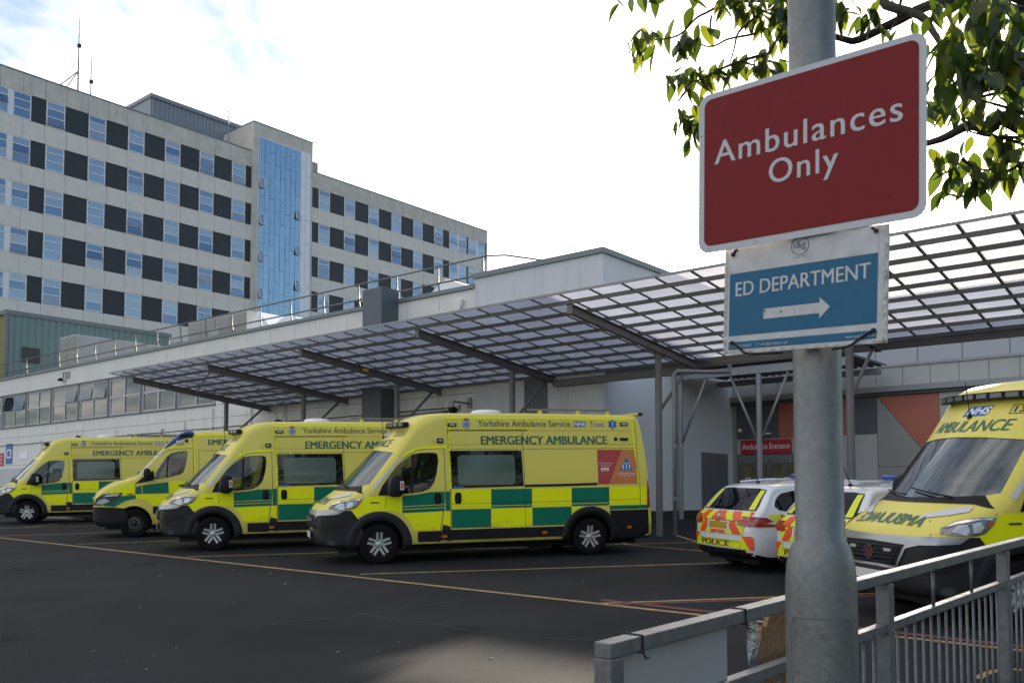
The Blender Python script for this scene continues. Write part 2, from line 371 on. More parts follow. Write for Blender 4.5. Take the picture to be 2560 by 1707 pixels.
seg('bay_line', (191, 1360), (440, 1351), .09, M_['line_yellow'], ext=6)
seg('bay_line', (0, 1339), (302, 1330), .09, M_['line_yellow'], ext=5)
seg('bay_line', (-60, 1322), (249, 1313), .09, M_['line_yellow'], ext=4)
seg('bay_line', (61, 1318), (145, 1309), .09, M_['line_yellow'])
seg('bay_line', (1538, 1359), (1806, 1381), .09, M_['line_yellow'])
seg('bay_line', (1520, 1346), (1575, 1362), .09, M_['line_yellow'])
seg('bay_line', (1691, 1338), (1746, 1355), .09, M_['line_yellow'])
seg('bay_line', (1495, 1508), (1911, 1493), .09, M_['line_yellow'], ext=3.5)
seg('red_line', (1530, 1511), (1911, 1498.5), .10, M_['line_red'], ext=3.5, lift=.005)
arc = [gp(2440 + 90 * (1 - math.cos(a)) , 1707 - 34 * math.sin(a)) for a in [i * math.pi / 20 for i in range(2, 17)]]
strip('painted_letter', arc, .07, M_['line_yellow'])
mat('joint_tar', (.026, .027, .030), .7, var=.6, vs=5, vcol=(.014, .0145, .017))
for pts in ([(640, 1563), (760, 1550), (880, 1541), (1010, 1520), (1180, 1497), (1330, 1470)], [(900, 1533), (1010, 1551), (1100, 1560), (1180, 1577), (1330, 1590), (1480, 1600)]):
    strip('asphalt_joint', [gp(*p) for p in pts], .022, M_['joint_tar'], .003)
gr_ = random.Random(31); grit = MB(); mat('grit', (.42, .41, .39), .8)
for i in range(26):
    px, py = gr_.uniform(0, 1900), gr_.uniform(1365, 1700); p = gp(px, py); r0 = gr_.uniform(.003, .009) * (2.4 if gr_.random() < .1 else 1); a = gr_.uniform(0, 6.28)
    grit.obox(p + V((0, 0, .006)), V((math.cos(a), math.sin(a), 0)) * r0 * gr_.uniform(.6, 1.8), V((-math.sin(a), math.cos(a), 0)) * r0 * .6, V((0, 0, .004)))
go_ = tag(obj('grit', grit, M_['grit']), 'pale grit and scraps of litter scattered over the dark asphalt', 'litter'); go_['kind'] = 'stuff'
# footway with a kerb in front of the low wing
def foot(x, y):
    p = CAMPUS @ V((x, y, 0)); return V((p.x, p.y, gz(p.x, p.y)))
mat('paving', (.17, .17, .165), .85, var=.2, vs=3); mat('kerb_stone', (.30, .295, .28), .8, var=.15, vs=4)
mb = MB()
xs = steps(-62, -19.6, 14); ys = steps(-6.9, .2, 4)
for j in ys:
    for i in xs: mb.v.append(foot(i, j) + V((0, 0, .12)))
mb.f = [(j * 15 + i, j * 15 + i + 1, (j + 1) * 15 + i + 1, (j + 1) * 15 + i) for j in range(4) for i in range(14)]
struct(obj('footway', mb, M_['paving']))
kb = MB()
for a, b in zip(steps(-62, -19.6, 46), steps(-62, -19.6, 46)[1:]):
    p, q = foot(a + .006, -7.0), foot(b - .006, -7.0); kb.obox((p + q) / 2 + V((0, 0, .0)), (q - p) / 2, TD * .065, V((0, 0, .126)))
for a, b in zip(steps(-6.9, 0, 7), steps(-6.9, 0, 7)[1:]):
    p, q = foot(-19.53, a + .006), foot(-19.53, b - .006); kb.obox((p + q) / 2, (q - p) / 2, ED * .065, V((0, 0, .126)))
struct(obj('kerb', kb, M_['kerb_stone']))

# ================================================================ tower block
tw = thing('hospital_tower', 'tall concrete ward block with rows of windows and blue glazed stair', 'building', TOWER, (25, 0, 0))
obj('wall', MB().box(-14, 58.32, .10, 15, 0, 35.95), M_['joint'], tw)
obj('end_wall', MB().box(58.32, 58.40, .02, 15.0, 0, 35.97), M_['concrete'], tw)
FLOORS = [32.28 - 3.69 * i for i in range(6)]
BH = 2.12
Lw = [(-1.20, .28), (.58, 1.99)] + [(3.19 + 3.495 * k, 4.70 + 3.495 * k) for k in range(6)]
Rw = [(31.19 + 3.488 * k, 32.68 + 3.488 * k) for k in range(6)] + [(51.28, 52.74), (52.90, 54.38), (54.78, 56.25), (56.41, 57.91)]
_wm = {}
def win_frame_mesh(w):
    k = round(w, 2)
    if k not in _wm:
        mb = MB(); t = .085; H = BH - .03
        mb.box(0, t, -.03, .06, 0, H); mb.box(w - t, w, -.03, .06, 0, H)
        for z0, z1 in ((0, t), (.765, .845), (1.465, 1.545), (H - t, H)): mb.box(t, w - t, -.03, .06, z0, z1)
        _wm[k] = mesh_of('window', mb, M_['tower_frame'])
    return _wm[k]
_pm = {}
def pane_mesh(w, h, m):
    k = (round(w, 2), round(h, 2), m)
    if k not in _pm: _pm[k] = mesh_of('pane', MB().box(0, w, 0, .008, -h, 0), M_[m])
    return _pm[k]
rnd = random.Random(3)
def tower_window(x0, x1, z0):
    w = x1 - x0; f = piece('window', win_frame_mesh(w), tw, (x0, 0, z0 + .015)); t = .085
    H = BH - .03
    for a, b, can in ((.085, .765, True), (.845, 1.465, True), (1.545, H - .085, False)):
        m = rnd.choices(['tower_glass', 'tower_glass_dark', 'tower_glass_pale'], [5, 3.6, 1.6])[0]
        tilt = rnd.uniform(-.006, .006)
        if can and rnd.random() < .30: tilt = -rnd.uniform(.10, .22)
        p = bpy.data.objects.new('pane', pane_mesh(w - 2 * t, b - a, m)); COL.objects.link(p); p.parent = f
        p.location = (t, .012, b); p.rotation_euler = (tilt, 0, rnd.uniform(-.004, .004))
_cm = {}
def clad_mesh(w):
    k = round(w, 2)
    if k not in _cm:
        mb = MB().box(0, w, .03, .12, 0, BH)
        n = max(1, int(w / .22))
        for i in range(n): mb.box((i + .2) * w / n, (i + .72) * w / n, .020, .03, .01, BH - .01)
        _cm[k] = mesh_of('cladding_panel', mb, M_['dark_cladding'])
    return _cm[k]
def spandrels(x0, x1, z0, z1, m, first):
    j = first
    xs = [x0] + [first + 1.7475 * i for i in range(-40, 60) if x0 + .05 < first + 1.7475 * i < x1 - .05] + [x1]
    for a, b in zip(xs, xs[1:]):
        k = (round(b - a, 2), round(z1 - z0, 2), m)
        if k not in _pm: _pm[k] = mesh_of('concrete_panel', MB().box(.012, b - a - .012, -.03, .12, .012, z1 - z0 - .012), M_[m])
        piece('concrete_panel', _pm[k], tw, (a, 0, z0))
for ws, x0, x1, first in ((Lw, -14, 23.46, 3.10), (Rw, 30.12, 58.38, 36.30)):
    ws_full = ws
    for i, zb in enumerate(FLOORS):
        for a, b in ws_full: tower_window(a, b, zb)
        edges = [x0] + [e for w in ws_full for e in w] + [x1]
        for a, b in zip(edges[::2], edges[1::2]):
            if b - a > .05: piece('cladding_panel', clad_mesh(b - a), tw, (a, 0, zb)) if b - a > .35 else obj('window_mullion', MB().box(a, b, -.025, .1, zb, zb + BH), M_['tower_frame'], tw)
        spandrels(x0, x1, zb - (3.69 - BH), zb, 'concrete', first)
    spandrels(x0, x1, FLOORS[0] + BH, 36.02, 'concrete_top', first)
    obj('parapet_cap', MB().box(x0, x1 + .05, -.06, .4, 36.02, 36.12), M_['coping'], tw)
# stair tower
st = obj('stair_tower', MB().box(22.88, 30.11, -.30, 8.5, 0, 38.97), M_['concrete_top'], tw)
obj('stair_cap', MB().box(22.84, 30.15, -.34, 8.5, 38.97, 39.05), M_['coping'], tw)
obj('glazing_frame', MB().box(23.44, 29.85, -.36, -.302, 8, 37.62), M_['tower_frame'], tw)
rc = random.Random(11)
for c in range(10):
    x0 = 23.50 + .626 * c; z = 37.55; first = True
    while z > 9:
        h = 1.18 if (first and c % 2 == 0) else 2.36
        m = 'spandrel_white' if c > 7 else 'curtain_glass'
        k = ('cw', round(h, 2), m)
        if k not in _pm: _pm[k] = mesh_of('glazing_pane', MB().box(.018, .608, -.06, 0, -h + .02, -.02), M_[m])
        piece('glazing_pane', _pm[k], tw, (x0, -.36, z), (rc.uniform(-.012, .012), 0, rc.uniform(-.014, .014)) if c < 8 else None)
        z -= h; first = False
vent = MB(); 
for a, b, c_, d in ((0, .6, 0, .05), (0, .6, 1.05, 1.1), (0, .05, 0, 1.1), (.55, .6, 0, 1.1)): vent.box(a, b, -.03, .02, c_ - 1.1, d - 1.1)
vme = mesh_of('vent_sash', vent, M_['tower_frame']); vpm = mesh_of('pane', MB().box(.05, .55, -.01, 0, -1.05, -.05), M_['tower_glass'])
for i in range(7):
    for x, dz in ((23.51, 33.55), (27.89, 31.4)):
        s_ = piece('vent_sash', vme, tw, (x, -.44, dz - 3.69 * i), (-.16, 0, 0)); p = bpy.data.objects.new('pane', vpm); COL.objects.link(p); p.parent = s_
# plant room on the roof, its railing, aerials
TI = TOWER.inverted()
def tw_y(px, py, y):
    o = TI @ CAMP; d = TI.to_3x3() @ ray(px, py); return o + d * ((y - o.y) / d.y)
pc = tw_y(377.6, 237, 5.0); pe = tw_y(592, 318, 5.0)
def ribbed(x0, x1, z0, z1, y, pitch, depth, face=-1):     # trapezoid profiled sheet in the plane y, ribs towards -y
    mb = MB(); n = max(1, int(round((x1 - x0) / pitch))); p = (x1 - x0) / n; pts = []
    for i in range(n):
        a = x0 + i * p; pts += [(a, 0), (a + .3 * p, 0), (a + .4 * p, face * depth), (a + .9 * p, face * depth)]
    pts.append((x1, 0))
    for u, d in pts: mb.v += [V((u, y + d, z0)), V((u, y + d, z1))]
    mb.f = [(2 * i, 2 * i + 2, 2 * i + 3, 2 * i + 1) for i in range(len(pts) - 1)]; return mb
pr = obj('plant_room', MB().box(pc.x, pe.x + .5, 5.05, 13, 35.9, pc.z), M_['plant_grey'], tw)
obj('profiled_sheet', ribbed(pc.x, pe.x + .5, 36.0, pc.z - .25, 5.04, .45, .06), M_['plant_grey'], tw)
obj('roof_edge', MB().box(pc.x - .1, pe.x + .6, 4.85, 13.1, pc.z - .25, pc.z + .12), M_['plant_grey'], tw)
rl = MB(); zt = pc.z + .12
for k in range(9):
    x = lerp(pc.x, pe.x + 2.2, k / 8); rl.tube([(x, 5.1, zt), (x, 5.1, zt + 1.05)], .022, 5)
for h in (.55, 1.05): rl.tube([(pc.x, 12, zt + h), (pc.x, 5.1, zt + h), (pe.x + 8, 5.1, zt + h)], .022, 5)
obj('roof_railing', rl, M_['galv'], tw)
def aerial(name, label, x, y, z0, z1, r, brace=False, box=None):
    a = thing(name, label, 'aerial', TOWER, (x, y, z0), 'roof aerials on the ward block')
    obj('mast', MB().tube([(x, y, z0), (x, y, lerp(z0, z1, .6)), (x, y, z1)], [r, r * .7, r * .25], 6), M_['plant_grey'], a)
    if brace:
        obj('brace', MB().tube([(x - 1.7, y, z0), (x, y, z0 + 2.0)], .05, 5), M_['plant_grey'], a); obj('brace', MB().tube([(x - .9, y + 1.2, z0), (x, y, z0 + 2.0)], .04, 5), M_['plant_grey'], a)
    if box: obj('head_unit', MB().box(x - .12, x + .12, y - .12, y + .12, box - .15, box + .15), M_['black_plastic'], a)
aerial('aerial_mast', 'tallest roof aerial, braced by two struts, on the ward block', 6.0, .6, 36.1, 42.9, .10, True, 40.3)
aerial('aerial_mast', 'short roof aerial with a dark box, just right of the tallest one', 7.05, .5, 36.1, 40.4, .08, False, 37.5)
aerial('aerial_mast', 'thin whip aerial left of the braced roof aerial', 4.6, 2, 36.1, 39.2, .025)
aerial('aerial_mast', 'long thin whip aerial beside the glazed stair top', 21.0, 1.2, 36.1, 44.0, .06)
up = thing('roof_plant', 'grey plant frame with ladders on the roof right of the glazed stair', 'roof plant', TOWER, (32, 2, 36.1))
obj('casing', MB().box(30.4, 33.0, 2.5, 5, 36.1, 38.3), M_['plant_grey'], up)
fm = MB()
for x in (31, 32.2, 33.4, 34.6, 35.6): fm.tube([(x, 1.2, 36.1), (x, 1.2, 37.3)], .03, 5); fm.tube([(x, 2.4, 36.1), (x, 2.4, 37.3)], .03, 5)
for h in (.5, 1.2): fm.tube([(30.6, 1.2, 36.1 + h), (35.6, 1.2, 36.1 + h)], .025, 5)
obj('railing', fm, M_['plant_grey'], up)
fm = MB()
for x in (33.5, 33.9): fm.tube([(x, 1.8, 36.1), (x, 1.8, 39.4)], .03, 5)
for i in range(9): fm.tube([(33.5, 1.8, 36.4 + i * .35), (33.9, 1.8, 36.4 + i * .35)], .02, 5)
obj('ladder', fm, M_['plant_grey'], up)

# ================================================================ low wing
lw = thing('low_wing', 'two storey wing clad in pale panels with a window strip and canopy in front', 'building', CAMPUS, (-26, 0, 1))
obj('wall', MB().box(-62, -7.96, .10, 9.0, 0, 8.55), M_['joint'], lw)
obj('roof', MB().box(-62, -7.96, .3, 14, 8.2, 8.5), M_['coping'], lw)
PX = [-(26.89 + 1.575 * i) for i in range(-12, 23)]; PX = sorted(x for x in PX if -61 < x < -8.3); PX = [-62] + PX + [-7.96]
def panel_row(parent, xs, z0, z1, m, name='wall_panel', y0=0.0, y1=.12, g=.008):
    for a, b in zip(xs, xs[1:]):
        k = (name, round(b - a, 2), round(z1 - z0, 2), m)
        if k not in _pm: _pm[k] = mesh_of(name, MB().box(g, b - a - g, 0, y1 - y0, g, z1 - z0 - g), M_[m])
        piece(name, _pm[k], parent, (a, y0, z0))
panel_row(lw, PX, 7.70, 8.60, 'wall_panel')
wins = [(-(44.80 - 3.16 * k), -(41.95 - 3.16 * k)) for k in range(-2, 7)]
WX0, WX1 = wins[0][0] - .2, wins[-1][1] + .14
panel_row(lw, [x for x in PX if x < WX1 - .3] + [WX1] + [x for x in PX if x > WX1 + .3], 5.20, 5.76, 'wall_panel')
panel_row(lw, [WX1] + [x for x in PX if x > WX1 + .3], 5.76, 7.70, 'wall_panel')
for z0, z1 in ((3.62, 5.20), (2.05, 3.62), (.5, 2.05)): panel_row(lw, PX, z0, z1, 'wall_panel')
obj('coping', MB().box(-62, -7.94, -.08, .45, 8.60, 8.73), M_['coping'], lw)
for i in range(len(wins) - 1): obj('pillar_panel', MB().box(wins[i][1] + .01, wins[i + 1][0] - .01, .03, .2, 5.77, 7.69), M_['slate_panel'], lw)
obj('window_head', MB().box(WX0, WX1, -.02, .12, 7.63, 7.698), M_['slate_panel'], lw)
obj('window_sill', MB().box(WX0, WX1, -.06, .14, 5.745, 5.80), M_['slate_panel'], lw)
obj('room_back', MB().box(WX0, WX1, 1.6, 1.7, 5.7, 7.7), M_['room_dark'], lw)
rw = random.Random(5)
for i, (a, b) in enumerate(wins):
    w = b - a; h = 1.80; z0 = 5.82; t = .055; mb = MB()
    mb.box(0, t, .02, .1, 0, h); mb.box(w - t, w, .02, .1, 0, h); mb.box(t, w - t, .02, .1, 0, t); mb.box(t, w - t, .02, .1, h - t, h)
    mb.box(w / 2 - .05, w / 2 + .05, .015, .1, t, h - t); mb.box(t, w / 2 - .05, .02, .1, .86, .93); mb.box(w / 2 + .05, w - t, .02, .1, .86, .93)
    f = piece('window', mesh_of('window', mb, M_['win_frame']), lw, (a, 0, z0))
    for k, (x0, x1) in enumerate(((t, w / 2 - .05), (w / 2 + .05, w - t))):
        for za, zb in ((t, .86), (.93, h - t)):
            p = bpy.data.objects.new('pane', pane_mesh(x1 - x0, zb - za, 'low_glass')); COL.objects.link(p); p.parent = f; p.location = (x0, .05, zb)
            tilt = -.18 if (za > .5 and i in (2, 4, 5) and not (i == 4 and k == 0)) else rw.uniform(-.01, .01)
            p.rotation_euler = (tilt, 0, rw.uniform(-.008, .008))
        if rw.random() < .95:
            full = rw.random() < .55 or i in (6, 7); warm_reflection = i in (5, 6, 7)  # these windows get their warm reflection painted on the curtains
            z_lo = .1 if full else 1.0
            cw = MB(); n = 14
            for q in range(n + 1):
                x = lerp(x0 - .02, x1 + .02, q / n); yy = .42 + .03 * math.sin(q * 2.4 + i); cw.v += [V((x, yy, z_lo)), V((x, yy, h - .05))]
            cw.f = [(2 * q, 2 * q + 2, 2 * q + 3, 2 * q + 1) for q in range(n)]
            c_ = obj('curtain', cw, M_['curtain_warm_reflection' if warm_reflection else 'curtain'], f)
# dark duct casing on the wall, alarm, cameras, cables, signs, door
obj('duct_casing', MB().box(-12.53, -11.55, -.8, .05, 1.0, 9.06), M_['slate_panel'], lw, bevel=.02)
cb_ = MB().tube([(x, -.03 - .02 * math.sin(x), 4.77 + .01 * math.sin(x * 1.7)) for x in steps(-60, -9, 60)], .018, 5); obj('cable', cb_, M_['black_plastic'], lw)
for z_ in (4.62, 4.30): obj('cable', MB().tube([(-12, -.05, z_), (-8.6, -.05, z_ + .06), (-8.6, -.05, z_ + .22)], .03, 6), M_['steel_light'], lw)
def stain(name, x, z0, z1, w, parent, y=-.004):
    pts = []; r_ = random.Random(int(x * 100)); n = 8
    L_ = [(x - w / 2 * (1 - .5 * abs(i / n - .3)) + r_.uniform(-.03, .03), lerp(z1, z0, i / n)) for i in range(n + 1)]
    R_ = [(x + w / 2 * (1 - .5 * abs(i / n - .3)) + r_.uniform(-.03, .03), lerp(z1, z0, i / n)) for i in range(n + 1)]
    mb = MB(); mb.v = [V((a, y, z)) for p in zip(L_, R_) for a, z in p]; mb.f = [(2 * i, 2 * i + 1, 2 * i + 3, 2 * i + 2) for i in range(n)]
    return obj(name, mb, M_['stain'], parent)
mat('stain', (.34, .335, .315), .9, var=.5, vs=5, vcol=(.46, .455, .43))
for x, z0, z1, w in ((-25.2, 4.1, 5.15, .16), (-20.2, 4.5, 5.6, .22), (-23.0, 4.6, 5.6, .14), (-31.4, 4.0, 5.1, .12), (-17.9, 4.4, 5.5, .12)): stain('stain', x, z0, z1, w, lw)
al = thing('alarm_box', 'white triangular alarm siren box on the pale fascia', 'alarm', CAMPUS, (-8.63, 0, 8.04))
obj('case', MB().prism([(-.22, .24), (.22, .24), (.17, 0), (.06, -.24), (-.06, -.24), (-.17, 0)], lambda u, v, d: (-8.63 + u, d, 8.05 + v), -.16, -.001), M_['cream_plastic'], al, fix=True, bevel=.02)
obj('strobe', MB().box(-8.70, -8.56, -.19, -.05, 7.74, 7.83), M_['blue_sign'], al)
def cctv(label, x, y, z, M=CAMPUS, arm=.35):
    c = thing('security_camera', label, 'camera', M, (x, y, z), 'security cameras on the walls')
    obj('bracket', MB().tube([(x, y, z + .3), (x - .05, y - arm, z + .32), (x - .05, y - arm, z + .12)], .035, 7), M_['steel_light'], c, smooth=True)
    obj('mount', MB().box(x - .09, x + .09, y - .06, y - .005, z + .15, z + .5), M_['steel_light'], c)
    obj('dome', MB().lathe([(.001, -.16), (.09, -.13), (.13, -.04), (.13, .02), (.15, .04), (.15, .08), (.1, .14), (.001, .16)], 16, 'z', (x - .05, y - arm, z)), M_['black_plastic'], c, smooth=True)
    return c
cctv('dome camera on a bracket between the dark duct and the white block', -8.15, 0, 4.55, arm=.75)
def floodlight(label, x, z):
    c = thing('flood_light', label, 'light', CAMPUS, (x, 0, z), 'small lights on the low wing')
    obj('stem', MB().tube([(x, 0, z + .45), (x, -.1, z + .42), (x, -.12, z + .12)], .025, 6), M_['black_plastic'], c)
    obj('head', MB().lathe([(.001, .08), (.10, .05), (.16, -.06), (.15, -.09), (.001, -.09)], 12, 'z', (x - .06, -.22, z + .06)), M_['black_plastic'], c, smooth=True)
floodlight('small dark lamp on the pale wall above the second ambulance from left', -27.0, 4.45)
floodlight('small dark bell lamp under the fascia near the left windows', -37.0, 7.95)
def wall_sign(name, label, x0, x1, z0, z1, m, txt, tm, y=-.03):
    s_ = thing(name, label, 'sign', CAMPUS, ((x0 + x1) / 2, y, z0))
    obj('board', MB().box(x0, x1, y, y + .025, z0, z1), M_[m], s_)
    for body, a, b, c, d, k in txt: text_on('lettering', body, a, b, c, d, lambda u, v: (u, y - .004, v), M_[tm], s_, **k)
    return s_
wall_sign('ward_sign', 'tall blue sign reading C3 above the glazed door at far left', -44.25, -43.38, 3.72, 4.86, 'blue_sign', [('C3', -44.15, -43.48, 4.02, 4.56, dict(bold=.02))], 'white_letter')
wall_sign('notice_sign', 'small red notice sign left of the blue C3 sign', -45.2, -44.55, 3.62, 4.35, 'sign_red', [('No', -45.1, -44.7, 4.13, 4.28, {}), ('Exit', -45.1, -44.7, 3.92, 4.07, {}), ('Road', -45.1, -44.7, 3.71, 3.86, {})], 'white_letter')
wall_sign('wall_plate', 'pale nameplate on the panel right of the blue C3 sign', -42.4, -41.4, 3.95, 4.3, 'spandrel_white', [], 'white_letter')
dr = obj('entrance_door', MB().box(-46.6, -41.2, -.05, .05, 1.2, 3.45), M_['win_frame'], lw)
for x0, x1 in ((-46.5, -45.2), (-44.95, -43.2), (-43.05, -41.35)): obj('pane', MB().box(x0, x1, -.06, -.045, 1.3, 3.35), M_['tower_glass_dark'], dr)
obj('wall_vent', MB().box(-37.0, -36.45, -.03, .02, 8.05, 8.40), M_['panel_mid'], lw)
# roof rail, plant and rooflights on the low wing
gr = thing('roof_guardrail', 'grey tubular guardrail along the roof edge of the low wing', 'railing', CAMPUS, (-27, .5, 8.6))
for h in (9.17, 9.75): obj('rail', MB().tube([(-58, .5, h), (-7.9, .5, h), (-7.35, .8, h), (-6.2, 3.2, h - .03)], .03, 7), M_['galv'], gr, smooth=True)
pmh = mesh_of('stanchion', MB().tube([(0, .16, -.3), (0, .1, .1), (0, .02, .6), (0, 0, 1.18)], .028, 7), M_['galv'], True)
for k in range(25): piece('stanchion', pmh, gr, (-57.5 + 2.06 * k, .5, 8.6))
def roofbox(name, label, cat, x0, x1, y0, y1, z0, z1, m, panels=0, side=0):
    t = thing(name, label, cat, CAMPUS, ((x0 + x1) / 2, (y0 + y1) / 2, z0))
    obj('casing', MB().box(x0, x1, y0, y1, z0, z1), M_[m], t)
    for i in range(panels):
        a = lerp(x0, x1, i / panels); b = lerp(x0, x1, (i + 1) / panels); obj('front_panel', MB().box(a + .06, b - .06, y0 - .03, y0 - .002, z0 + .05, z1 - .08), M_['panel_mid'], t)
    for i in range(side):
        a = lerp(y0, y1, i / side); b = lerp(y0, y1, (i + 1) / side); obj('side_panel', MB().box(x1 + .002, x1 + .03, a + .05, b - .05, z0 + .05, z1 - .08), M_['panel_grey'], t)
    return t
q = fr_y(191, 835, 2.5); ql = fr_y(150, 842, 2.5)
roofbox('air_handling_unit', 'boxy roof unit with brown and grey panels in front of green cladding', 'roof plant', ql.x, q.x, 2.5, 8.0, 8.5, q.z, 'win_frame', 2, 4)
b1, b2 = fr_y(471, 808, 1.8), fr_y(617, 778, 1.8)
roofbox('louvred_plant_housing', 'long pale grey panelled plant housing on the roof behind the guardrail', 'roof plant', b1.x, b2.x, 1.8, 3.2, 8.5, b1.z, 'panel_grey', 4)
cu = thing('condenser_unit', 'small grey condenser unit on the roof before the plant housing', 'roof plant', CAMPUS, (-24.6, 1.2, 8.6)); obj('casing', MB().box(-25.1, -24.3, 1.0, 1.4, 8.7, 9.4), M_['panel_grey'], cu); obj('feet', MB().box(-25.3, -24.4, .9, 1.3, 8.58, 8.7), M_['black_plastic'], cu)
def rooflight(label, x0, x1, y0, zt, gable=True):
    t = thing('rooflight', label, 'rooflight', CAMPUS, ((x0 + x1) / 2, y0, 8.5), 'white rooflights on the low wing')
    prof = [(x0, 8.5), (x0, 8.9), (lerp(x0, x1, .42), zt), (x1, 8.9), (x1, 8.5)] if gable else [(x0, 8.5), (x0, 8.95)] + [(lerp(x0, x1, .5 - .5 * math.cos(a)), 8.95 + (zt - 8.95) * math.sin(a)) for a in [i * math.pi / 10 for i in range(1, 10)]] + [(x1, 8.95), (x1, 8.5)]
    obj('glazing', MB().prism(prof, lambda u, v, d: (u, d, v), y0, y0 + 2.4), M_['rooflight'], t, fix=True)
    obj('upstand', MB().box(x0 - .06, x1 + .06, y0 - .06, y0 + 2.46, 8.4, 8.72), M_['panel_grey'], t)
rooflight('white ridged rooflight beside the long plant housing', b2.x + .2, b2.x + 2.4, 1.6, 9.95)
rooflight('white domed rooflight at the foot of the blue glazed stair', b2.x + 2.5, b2.x + 4.3, 1.5, 9.45, False)
rooflight('white ridged rooflight just right of the dark duct casing', -12.0, -8.9, 1.5, 9.62)
rooflight('long low white rooflight left of the dark duct casing', -18.2, -13.2, 1.6, 9.15, False)
# green clad plant building behind
gb = thing('green_plant_building', 'green corrugated plant building with louvre and olive side at far left', 'building', CAMPUS, (-52, 6, 8))
g0 = -47.32
obj('wall', MB().box(-70, g0 - .06, 1.05, 11.77, 0, 13.05), M_['olive_cladding'], gb)
mb = ribbed(1.0, 11.77, 8.0, 13.0, 0, .42, .05)
for v in mb.v: v.x, v.y = g0 - .05 - v.y, v.x
obj('profiled_sheet', mb, M_['green_cladding'], gb)
obj('eaves_flashing', MB().box(-70, g0 + .06, .93, 11.85, 13.0, 13.26), M_['coping'], gb)
obj('corner_flashing', MB().box(g0 - .15, g0 + .03, .93, 1.12, 8, 12.995), M_['coping'], gb)
lv = obj('louvre_frame', MB().box(g0, g0 + .04, 1.95, 3.0, 10.15, 11.1), M_['louvre'], gb)
for i in range(8): obj('louvre_blade', MB().obox((g0 + .07, 2.475, 10.24 + i * .11), (.035, 0, -.03), (0, .5, 0), (.004, 0, .006)), M_['coping'], lv)

# ================================================================ white block
wb = thing('white_block', 'plain white rendered block with grey roof edge beside the canopy', 'building', CAMPUS, (-5.4, 4, 1))
obj('wall', MB().box(-7.95, -2.99, -.03, 14, 1.30, 8.90), M_['white_render'], wb)
obj('side_wall', MB().box(-2.99, -2.97, -.03, 8.6, 1.40, 8.90), M_['white_wall'], wb)
obj('plinth', MB().box(-7.9, -2.985, .0, 14, 0, 1.41), M_['brick_plinth'], wb)
obj('roof_edge', MB().box(-8.0, -2.90, -.10, 14, 8.90, 9.06), M_['coping'], wb)
dw = obj('narrow_window', MB().box(-5.86, -4.99, -.06, -.035, 2.0, 5.46), M_['slate_panel'], wb); obj('pane', MB().box(-5.80, -5.05, -.075, -.062, 2.1, 5.40), M_['tower_glass_dark'], dw)
wd = obj('side_door', MB().box(-2.968, -2.93, 5.85, 7.76, 1.1, 3.34), M_['door_frame'], wb)
for a, b in ((5.95, 6.72), (6.92, 7.62)): obj('pane', MB().box(-2.928, -2.92, a, b, 1.2, 3.2), M_['tower_glass_dark'], wd)
rb = MB()
for i in range(16): x = -6.35 + .09 * i + .03 * math.sin(i * 3); rb.box(x, x + .05, -.036, -.031, 6.72 + .03 * math.sin(i * 1.9), 6.80 + .05 * math.sin(i * 2.3) + (.18 if i in (0, 7, 15) else 0))
mat('rust', (.16, .08, .05), .9, var=.3); obj('rust_mark', rb, M_['rust'], wb)
mat('green_stain', (.36, .365, .34), .9, var=.4, vs=3, vcol=(.52, .53, .54))
# ================================================================ entrance range
X0 = -2.97
en = thing('entrance_building', 'flat roofed emergency entrance with grey and terracotta panels under mesh screen', 'building', CAMPUS, (3, 8.3, 1))
obj('wall', MB().box(X0, 22, 8.34, 20, 0, 5.98), M_['joint'], en)
ex = lambda e: X0 + e
strip_x = [ex(0)] + [ex(.06 + .826 * k) for k in range(1, 25)]
panel_row(en, strip_x, 5.37, 5.98, 'panel_grey', 'parapet_panel', 8.23, 8.35)
obj('parapet_cap', MB().box(X0, 20, 8.18, 8.6, 5.98, 6.06), M_['steel_light'], en)
obj('soffit_band', MB().box(X0 - .1, 20, 8.02, 8.36, 5.18, 5.36), M_['steel_light'], en)
obj('soffit_shadow_gap', MB().box(X0, 20, 8.12, 8.36, 5.08, 5.18), M_['panel_dark'], en)
def pan(a, b, z0, z1, m): k = MB().box(ex(a) + .006, ex(b) - .006, 8.23, 8.34, z0 + .006, z1 - .006); return obj('facade_panel', k, M_[m], en)
for a, b, m in ((.16, .94, 'panel_dark'), (.94, 1.72, 'panel_dark'), (1.72, 2.96, 'panel_red'), (2.96, 4.21, 'panel_red'), (4.21, 5.03, 'panel_dark')): pan(a, b, 3.87, 5.08, m)
pan(0, .16, 1.0, 5.08, 'panel_mid')
for a, b in ((2.30, 3.25), (3.25, 4.21), (4.21, 5.03)): pan(a, b, 1.0, 3.87, 'panel_grey')
pan(.16, 2.30, 3.32, 3.87, 'panel_grey'); pan(5.03, 6.91, 1.0, 2.80, 'panel_mid')
def tripan(poly, m): return obj('facade_panel', MB().prism(poly, lambda u, v, d: (ex(u), d, v), 8.23, 8.34), M_[m], en, fix=True)
tripan([(5.04, 5.07), (5.04, 2.81), (6.78, 2.81)], 'panel_mid'); tripan([(5.06, 5.07), (6.90, 5.07), (6.90, 2.81), (6.80, 2.81)], 'panel_red')
for a, b in ((6.91, 7.74), (7.74, 8.56), (8.56, 9.4), (9.4, 11), (11, 13), (13, 16), (16, 20)): pan(a, b, 3.87, 5.08, 'panel_grey'); pan(a, b, 1.0, 3.87, 'panel_grey')
